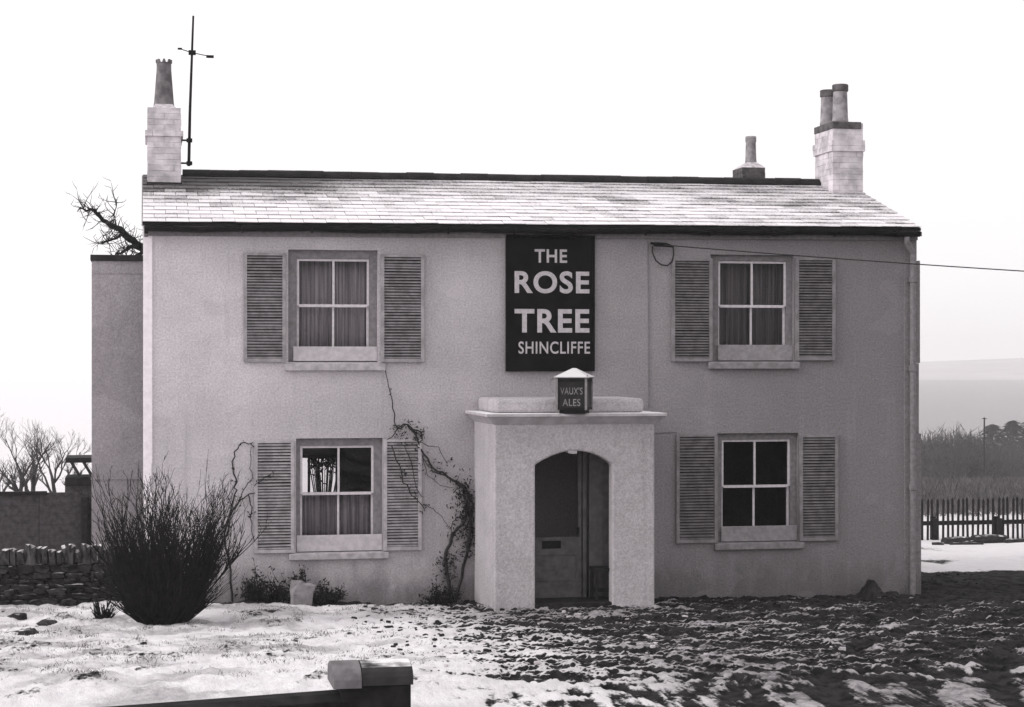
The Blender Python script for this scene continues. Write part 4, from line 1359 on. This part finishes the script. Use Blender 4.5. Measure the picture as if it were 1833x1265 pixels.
# little open-sided shed beyond the fence
HYY = 11.0
h0, h1 = onY(123, 818, HYY), onY(175, 868, HYY)
shg = gz(-1.5, HYY)
sh = thing('garden_shed', ((h0.x+h1.x)/2, HYY, shg), 'dark little open shed with slanting props beyond the boarded fence', 'shed')
MB().box(h0.x-.05, h1.x+.3, HYY-.3, HYY+.8, h0.z-.09, h0.z).build('roof', M['wood_dark'], sh, .01)
MB().box(h0.x-.06, h1.x+.3, HYY-.25, HYY+.75, h1.z-.0, h1.z+.16).build('shelf', M['wood_dark'], sh, .01)
MB().box(h0.x-.06, h1.x+.3, HYY-.2, HYY+.7, shg-.1, h1.z-.001).build('base', M['wood_mid'], sh)
for k in range(5):
    a = h0.x+.02+k*.22
    MB().add([(a, HYY-.1, h0.z-.091), (a+.06, HYY-.1, h0.z-.091), (a+.06, HYY-.04, h0.z-.091), (a, HYY-.04, h0.z-.091), (a+.16, HYY-.1, h1.z+.161), (a+.22, HYY-.1, h1.z+.161), (a+.22, HYY-.04, h1.z+.161), (a+.16, HYY-.04, h1.z+.161)],
             [(0,1,2,3),(7,6,5,4),(0,4,5,1),(1,5,6,2),(2,6,7,3),(3,7,4,0)]).build('prop', M['wood_mid'], sh)

# outbuilding standing behind the left gable
OY = BACK_Y + .6
ox0 = onY(164, 600, OY).x; ox1 = 1.6
oz = onY(200, 461, OY).z
og = gz(-.5, OY)-.3
ob = thing('outbuilding', ((ox0+ox1)/2, OY, og), 'tall plain grey rendered outbuilding with flat coping behind the left gable', 'building')
MB().box(ox0, ox1, OY, OY+3.0, og, oz-.05).build('wall', M['wing'], ob, .006)
MB().box(ox0-.02, ox1, OY-.03, OY+3.02, oz-.049, oz+.045).build('coping', M['slate_plain'], ob, .008)
zb_ = onY(200, 488, OY).z
MB().box(ox0+.001, ox1, OY-.010, OY+.001, zb_-.01, zb_+.01).build('string_course', M['wing'], ob)
zb_ = onY(200, 856, OY).z
MB().box(ox0-.012, ox1, OY-.018, OY-.001, zb_-.02, zb_+.02).build('string_course', M['wing'], ob, .004)

def bare_tree(name, base, H, seed, label, cat, mat, lean=(0, 0), spread=.55, trunk=.09, levels=4, zmax=None, group=None, branches=(3, 5), xmax=None):
    rnd = random.Random(seed)
    o = thing(name, base, label, cat, group)
    tk, cr = MB(), MB()
    B = Vector(base)
    def grow(p, d, L, r, lev):
        pts, rad = [p], [r]
        k = 6 if lev < 2 else 4
        for i in range(k):
            d = (d + Vector((rnd.gauss(0, .16), rnd.gauss(0, .16), rnd.gauss(.04, .10)))).normalized()
            if zmax and p.z > zmax: d.z = -abs(d.z)*.3
            if xmax is not None and p.x > xmax: d.x = -abs(d.x)
            p = p + d*L/k
            pts.append(p); rad.append(max(.002, r*(1-.62*(i+1)/k)))
        (tk if lev == 0 else cr).tube(pts, rad, 7 if lev == 0 else (5 if lev == 1 else 3), False)
        if lev < levels:
            for _ in range(rnd.randint(*branches)):
                i = rnd.randint(max(1, k//3), k)
                dd = (pts[i]-pts[i-1]).normalized()
                dd = (dd + Vector((rnd.gauss(0, spread), rnd.gauss(0, spread), rnd.uniform(-.1, .45)))).normalized()
                grow(pts[i], dd, L*rnd.uniform(.42, .72), rad[i]*.72, lev+1)
    grow(B+Vector((0, 0, -.1)), Vector((lean[0], lean[1], 1)).normalized(), H*.5, trunk, 0)
    tk.build('trunk', mat, o); cr.build('crown', mat, o)
    return o
# saplings over the boarded fence
for i, (px, ptop, Yp, s) in enumerate(((22, 790, 13, 3), (48, 775, 16, 14), (72, 745, 14, 5), (100, 765, 17, 6), (128, 800, 19, 19), (-5, 770, 15, 8))):
    g_ = onY(px, 900, Yp); zt2 = onY(px, ptop, Yp).z
    z0 = gz(g_.x, Yp)
    bare_tree('bare_sapling', (g_.x, Yp, z0), (zt2-z0)*1.3, 200+s, ['thick leaning bare sapling over the boarded fence', 'slender bare sapling rising behind the fence capping', 'tallest bare sapling over the boarded fence', 'forked bare sapling between fence and shed', 'small bare sapling just behind the open shed', 'bare sapling where the fence capping runs out'][i],
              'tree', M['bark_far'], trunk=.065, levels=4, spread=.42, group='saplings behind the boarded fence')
# tree behind the outbuilding whose limb shows over its coping
TY = 10.5
tb = onY(285, 900, TY)
zt0 = gz(tb.x, TY)
tr = thing('bare_tree', (tb.x, TY, zt0), 'gnarled bare tree whose limb reaches out over the outbuilding coping', 'tree')
tk, cr = MB(), MB()
rnd = random.Random(5)
fork = onY(285, 520, TY)
tk.tube([(tb.x, TY, zt0-.2), (tb.x+.05, TY, (zt0+fork.z)/2), fork], [.20, .16, .13], 9)
def limb(pix, r0_, r1_):
    p = [onY(a, b, TY+rnd.uniform(-.1, .1)) for a, b in pix]
    q_ = []
    for i in range(len(p)-1):
        for s in range(3):
            q_.append(p[i].lerp(p[i+1], s/3)+Vector((rnd.gauss(0, .015), rnd.gauss(0, .05), rnd.gauss(0, .015))))
    q_.append(p[-1])
    cr.tube(q_, list(np.linspace(r0_, r1_, len(q_))), 6)
    for k in range(2, len(q_)):
        for _ in range(3):
            if rnd.random() < .85:
                d = Vector((rnd.gauss(-.3, .7), rnd.gauss(0, .5), rnd.gauss(.25, .8))).normalized()
                L = rnd.uniform(.12, .45); a_ = q_[k]; t_ = [a_]
                for s in range(4):
                    d = (d+Vector((rnd.gauss(0, .2), rnd.gauss(0, .2), rnd.gauss(.05, .2)))).normalized()
                    a_ = a_+d*L/4; t_.append(a_)
                    if rnd.random() < .5:
                        d2 = (d+Vector((rnd.gauss(0, .6), rnd.gauss(0, .4), rnd.gauss(0, .6)))).normalized()
                        cr.tube([a_, a_+d2*L*.25, a_+d2*L*.4+Vector((0, 0, .02))], [.006, .004, .002], 3)
                cr.tube(t_, [.011, .009, .007, .005, .002], 3)
limb([(285,520),(275,470),(262,448),(248,438),(232,428),(220,415),(205,408),(194,402),(182,390),(168,376),(155,375),(142,373)], .10, .014)
limb([(248,438),(228,446),(214,452),(205,462)], .04, .012)
limb([(220,415),(205,428),(190,432),(178,436)], .028, .008)
limb([(205,408),(207,385),(208,362)], .014, .005)
limb([(275,470),(300,430),(310,400),(330,380)], .07, .02)
limb([(262,448),(240,458),(222,462)], .03, .012)
tk.build('trunk', M['bark'], tr); cr.build('crown', M['bark'], tr)
# evergreen bush seen through the room by its back window
rnd = random.Random(9)
cbk = onY(580, 835, 8.5); zbk = gz(cbk.x, 8.5)
bk = thing('back_garden_bush', (cbk.x, 8.5, zbk), 'dark leafy bush glimpsed through the lower left window and the back window', 'bush')
s_, l_ = MB(), MB()
for i in range(50):
    e_ = cbk+Vector((rnd.gauss(.05, .22), rnd.gauss(0, .2), rnd.gauss(.25, .2)))
    s_.tube([(cbk.x, 8.5, zbk-.05), Vector((cbk.x, 8.5, zbk)).lerp(e_, .6), e_], [.02, .01, .004], 3)
    leafy(l_, e_, 16, .08, .05, rnd)
s_.build('stems', M['bark'], bk); l_.build('leaves', M['leaf'], bk)

# ================================================================== right side: paling fence, timber heap, hedges, pole
QY = 13.5
fp = thing('paling_fence', (onY(1750, 990, QY).x, QY, onY(1750, 998, QY).z), 'dark pointed paling fence across the snowy yard beyond the gable', 'fence')
zt_, zb_ = onY(1740, 921, QY).z, onY(1740, 1000, QY).z
sp = onY(1740+8.9, 950, QY).x - onY(1740, 950, QY).x
pk = MB().prism([(-.024, 0), (.024, 0), (.024, zt_-zb_-.05), (0, zt_-zb_), (-.024, zt_-zb_-.05)], -.01, .01).mesh('pale', M['wood_dark'])
x = onY(1640, 950, QY).x
xe = onY(1900, 950, QY).x
while x < xe:
    inst('pale', pk, fp, (x, QY-.04, gz(x, QY)-.05+random.uniform(-.02, .02)), (0, random.uniform(-.03, .03), 0))
    x += sp*random.uniform(.92, 1.08)
zr = onY(1740, 935, QY).z
MB().box(onY(1630, 950, QY).x, xe, QY-.029, QY+.03, zr-.045, zr+.045).build('rail', M['wood_dark'], fp)
zr2 = onY(1740, 985, QY).z
MB().box(onY(1630, 950, QY).x, xe, QY-.029, QY+.03, zr2-.03, zr2+.03).build('rail', M['wood_dark'], fp)
for p in (1673, 1786, 1899):
    q_ = onY(p, 926, QY)
    MB().box(q_.x-.055, q_.x+.055, QY+.031, QY+.13, gz(q_.x, QY)-.2, q_.z+.02).build('post', M['wood_dark'], fp, .01)
    MB().box(q_.x-.06, q_.x+.06, QY-.085, QY-.051, gz(q_.x, QY)-.1, q_.z-.01).build('post_face', M['wood_dark'], fp, .006)
heapY = 12.4
def log_(name, a, b, r, lab, mat='log', cat='timber'):
    A, B_ = onY(a[0], a[1], heapY+a[2]), onY(b[0], b[1], heapY+b[2])
    for q_ in (A, B_):
        q_.z = max(q_.z, gz(q_.x, q_.y)+r*.4)
    o = MB().tube([A, A.lerp(B_, .5)+Vector((0, 0, .01)), B_], [r, r*.95, r*.85], 8).build(name, M[mat])
    tag(o, lab, cat)
log_('log', (1690, 993, 0), (1735, 985, .3), .10, 'short dark log lying against the paling fence next to the gable')
log_('log', (1722, 985, -.2), (1768, 971, .2), .045, 'thin pale-topped branch propped across the timber heap')
log_('log', (1742, 990, 0), (1800, 992, .1), .13, 'thickest dark log in the heap by the paling fence')
log_('log', (1750, 978, .2), (1785, 986, .2), .09, 'dark log resting on top of the timber heap')
log_('log', (1800, 995, -.1), (1840, 990, .2), .06, 'slim dark log at the outer end of the timber heap')
log_('log', (1668, 1000, -.2), (1690, 1003, -.3), .04, 'broken stick lying on the snow before the paling fence')
log_('log', (1700, 995, -.3), (1760, 999, -.4), .035, 'thin dark pole lying on the snow under the heap')

far_sh = [(1672, 772, 166, 3.0), (1696, 757, 176, 3.2), (1722, 762, 170, 3.2), (1745, 775, 182, 3.0), (1662, 788, 156, 2.6), (1708, 778, 150, 3.0), (1738, 792, 154, 2.6), (1790, 796, 190, 3.0), (1822, 790, 196, 3.6), (1775, 806, 176, 2.6), (1850, 786, 196, 3.6)]
LB = ['broad bare thicket nearest the gable in the misty hedgerow', 'tallest bare thicket in the misty hedgerow', 'round-headed bare thicket in the middle of the hedgerow', 'bare thicket just short of the distant pole', 'low bare scrub close behind the gable corner', 'dense low scrub in front of the tallest thicket', 'low scrub at the foot of the distant pole', 'bare thicket just past the distant pole', 'dark bare thicket below the wooded knoll', 'small scrub past the distant pole', 'outermost bare thicket below the wooded knoll']
for i, (px, ptop, Yp, s) in enumerate(far_sh):
    c = onY(px, 860, Yp); z0 = gz(c.x, Yp)
    zt2 = onY(px, ptop, Yp).z
    rnd = random.Random(300+i)
    o = thing('hedgerow_thicket', (c.x, Yp, z0), LB[i], 'thicket', 'thickets in the misty hedgerow')
    mb = MB()
    H = (zt2-z0)
    for k in range(330):
        a = rnd.uniform(-1, 1); t = rnd.uniform(-1, 1)
        p = Vector((c.x+a*s*.8, Yp+t*2.5, z0-.1))
        hh = H*(1-.30*abs(a)**2)*rnd.uniform(.55, 1.0)
        e_ = p+Vector((a*.8+rnd.gauss(0, .6), rnd.gauss(0, .6), hh))
        m1 = p.lerp(e_, .5)+Vector((rnd.gauss(0, .25), 0, 0))
        mb.tube([p, m1, e_], [.10, .065, .015], 3, False)
        for _ in range(9):
            q_ = p.lerp(e_, rnd.uniform(.25, 1))
            mb.tube([q_, q_+Vector((rnd.gauss(0, .6), rnd.gauss(0, .5), rnd.uniform(.1, 1.1)))], [.045, .012], 3, False)
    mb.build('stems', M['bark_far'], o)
PYY = 140
c = onY(1762, 850, PYY); z0 = gz(c.x, PYY)
dpz = onY(1762, 747, PYY).z
po = thing('telegraph_pole', (c.x, PYY, z0), 'thin dark telegraph pole standing beyond the snowy field', 'pole')
MB().tube([(c.x, PYY, z0-.3), (c.x, PYY, dpz)], [.10, .075], 8).build('shaft', M['wood_dark'], po)
MB().box(c.x-.16, c.x+.16, PYY-.2, PYY+.2, dpz-.14, dpz-.08).build('step', M['wood_dark'], po)
# wooded knoll on the far right
KY = 230
kn = onY(1852, 790, KY); kz = gz(kn.x, KY)
kt = onY(1850, 738, KY).z
for i in range(6):
    rnd = random.Random(500+i)
    x_ = kn.x + (-5.4+i*2.6); y_ = KY+rnd.uniform(-4, 4)
    H = (kt-kz)*(.80+.06*min(i, 3))
    o = thing('conifer', (x_, y_, kz), ['smallest conifer at the open edge of the far clump', 'second conifer of the far clump from its open edge', 'conifer in the near half of the far clump', 'conifer in the thick of the far clump', 'tall conifer at the back of the far clump', 'outermost conifer of the far clump'][i], 'tree', 'dark conifers on the misty knoll')
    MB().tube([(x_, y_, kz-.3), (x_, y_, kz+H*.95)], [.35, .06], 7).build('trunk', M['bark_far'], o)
    l_ = MB()
    for k in range(1300):
        t = rnd.random()**.8
        a_s = rnd.uniform(0, 6.283)
        rad = 3.6*(1-t)**.6*rnd.uniform(.2, 1.15)*(1+.35*math.sin(a_s*3+t*9+i*2))+.2
        a = a_s
        p = Vector((x_+math.cos(a)*rad, y_+math.sin(a)*rad, kz+H*(.12+.88*t)))
        d = Vector((math.cos(a), math.sin(a), rnd.uniform(-.6, .2))).normalized()*rnd.uniform(.3, .7)
        q_ = Vector((-math.sin(a), math.cos(a), rnd.uniform(-.4, .4)))*.25
        l_.add([p-d*.5-q_, p-d*.5+q_, p+d], [(0, 1, 2)])
    l_.build('crown', M['leaf'], o)

# ================================================================== foreground: boundary wall and its end pier
GY = -14.0
c0, c1 = onY(648, 1200, GY), onY(738, 1200, GY)
ztp = onY(690, 1189, GY).z
gnd = gz(c0.x, GY)
pr = thing('boundary_wall', ((c0.x+c1.x)/2, GY, gnd), 'black stone boundary wall with a round-topped end pier in the snow', 'wall')
zc_ = onY(690, 1226, GY-.0).z
dpth = .34
MB().box(c0.x-.12, c1.x-.006, GY+.01, GY+dpth-.02, gnd-.3, zc_-.001).build('pier', M['pier'], pr, .008)
# rounded coping block: axis along x
def round_cap(x0, x1, mat, name, y0, y1, zb, zt):
    r = (y1-y0)/2; p = [(y0, zb), (y1, zb)]
    for k in range(9):
        a = math.pi*k/8
        p.append(((y0+y1)/2+r*math.cos(a), zb+.05+(zt-zb-.05)*math.sin(a)))
    MB().prism_x(p, x0, x1).build(name, mat, pr, .004)
round_cap(c0.x, c1.x+.004, M['cap_dark'], 'coping', GY-.02, GY+dpth, zc_, ztp)
e0 = onY(596, 1200, GY).x
round_cap(e0, c0.x-.003, M['cap_light'], 'coping', GY-.022, GY+dpth+.003, zc_-.012, ztp+.002)
# wall running off to the left, towards the road
w0, w1 = onY(640, 1243, GY+.02), onY(368, 1264, GY-.35)
dv = (w1-w0); w2 = w0+dv*3.0
pts = []
for p, zz_ in ((w0, w0.z), (w1, w1.z), (w2, w2.z)):
    pts += [(p.x, p.y, gnd-.3), (p.x, p.y, zz_-.03), (p.x, p.y+.10, zz_), (p.x, p.y+.22, zz_), (p.x, p.y+.30, zz_-.03), (p.x, p.y+.30, gnd-.3)]
ff = []
for s in range(2):
    for k in range(6):
        a, b = s*6+k, s*6+(k+1) % 6
        ff.append((a, a+6, b+6, b))
ff += [(0,1,2,3,4,5), (17,16,15,14,13,12)]
MB().add(pts, ff).build('wall_run', M['pier'], pr, .006)

# ================================================================== loose stuff: dead grass through the snow, mud clods
rs_ = np.random.RandomState(5)
gr = MB()
cnt = 0
while cnt < 620:
    x, y = rs_.uniform(-2.2, 4.2), rs_.uniform(-8.4, -.3)
    xb_ = 3.35+.12*y
    if x > xb_+.3: continue
    t = float(fbm(np.array(x*2.2), np.array(y*1.7), 61, 5, .6))
    if t < .50 and rs_.rand() < .85: continue
    z = surf(x, y)
    for _ in range(rs_.randint(9, 22)):
        a = rs_.uniform(0, 6.283); L = rs_.uniform(.015, .05)
        b = Vector((x+rs_.normal(0, .05), y+rs_.normal(0, .05), z-.01))
        d = Vector((math.cos(a)*rs_.uniform(.2, .9), math.sin(a)*rs_.uniform(.2, .9), 1)).normalized()*L
        w_ = Vector((-math.sin(a), math.cos(a), 0))*.003
        gr.add([b-w_, b+w_, b+d*.6+w_*.6, b+d+Vector((d.x, d.y, -.01))*.3, b+d*.6-w_*.6], [(0,1,2,3,4)])
    cnt += 1
o = gr.build('grass', M['grass']); tag(o, 'dead grass blades poking through the lawn snow', 'grass', None, 'stuff')
cl_ = MB()
protos = [stone_mesh('clod_shape', 1, 1, 1, 400+i, M['soil'], .25) for i in range(5)]
for _ in range(2200):
    x, y = rs_.uniform(2.4, 12.5), rs_.uniform(-8.2, 3.0)
    if y > -1.7 and px0-.3 < x < px1+.3: continue
    if y > -.1 and x < xr+.2: continue
    s = min(.045, abs(rs_.normal(0, .015)))+.007
    mtx = Matrix.Translation((x, y, surf(x, y)+s*.15)) @ Matrix.Rotation(rs_.uniform(0, 6.28), 4, 'Z') @ Matrix.Diagonal((s*rs_.uniform(1, 2.4), s*rs_.uniform(.8, 1.4), s*.8, 1))
    m = protos[rs_.randint(5)]
    cl_.add([mtx @ v.co for v in m.vertices], [tuple(p.vertices) for p in m.polygons])
o = cl_.build('mud_clods', M['soil']); tag(o, 'small dark clods of mud scattered over the rutted drive', 'mud', None, 'stuff')

sl_ = MB()
protos = [stone_mesh('snow_lump', 1, 1, 1, 420+i, M['ledge'], .25, .6) for i in range(4)]
for _ in range(700):
    x, y = rs_.uniform(2.2, 11.5), rs_.uniform(-8.2, -.4)
    if y > -1.7 and px0-.3 < x < px1+.3: continue
    if rs_.rand() < (x-3)/5: continue
    s_z = min(.045, abs(rs_.normal(0, .016)))+.008
    mtx = Matrix.Translation((x, y, surf(x, y)+s_z*.1)) @ Matrix.Rotation(rs_.uniform(0, 6.28), 4, 'Z') @ Matrix.Diagonal((s_z*rs_.uniform(1, 2.6), s_z*rs_.uniform(.8, 1.6), s_z*.75, 1))
    m = protos[rs_.randint(4)]
    sl_.add([mtx @ v.co for v in m.vertices], [tuple(p.vertices) for p in m.polygons])
o = sl_.build('snow_lumps', plain('trodden_snow', .5, .2, 6, .9, .3)); tag(o, 'small kicked-up lumps of snow over the rutted drive', 'snow', None, 'stuff')
# rough dead grass on the bank behind the paling fence
bg_ = MB()
for _ in range(3800):
    y = rs_.uniform(20, 52); x = rs_.uniform(.36, .56)*(y+25)
    z = gz(x, y)-.02
    for _k in range(6):
        a_ = rs_.uniform(0, 6.283); L = rs_.uniform(.10, .42)
        b = Vector((x+rs_.normal(0, .14), y+rs_.normal(0, .14), z))
        d = Vector((math.cos(a_)*.5, math.sin(a_)*.5, 1)).normalized()*L
        w_ = Vector((.016, 0, 0))
        bg_.add([b-w_, b+w_, b+d], [(0, 1, 2)])
o = bg_.build('bank_grass', M['grass']); tag(o, 'rough dead grass on the bank behind the paling fence', 'grass', None, 'stuff')

# ================================================================== winter mist over the valley
hz_ = MB().box(-1520, 2420, -520, 3220, -18.0, 45.0)
k = N('winter_mist')
k.t.nodes.remove(k.b)
v = k.n('ShaderNodeVolumePrincipled')
v.inputs['Color'].default_value = (.97, .955, .96, 1)
v.inputs['Density'].default_value = .0005
v.inputs['Anisotropy'].default_value = 0.0
k.t.links.new(v.outputs[0], k.out.inputs['Volume'])
o = hz_.build('haze', k.m)
tag(o, 'thin pale winter mist filling the valley air', 'mist', None, 'stuff')
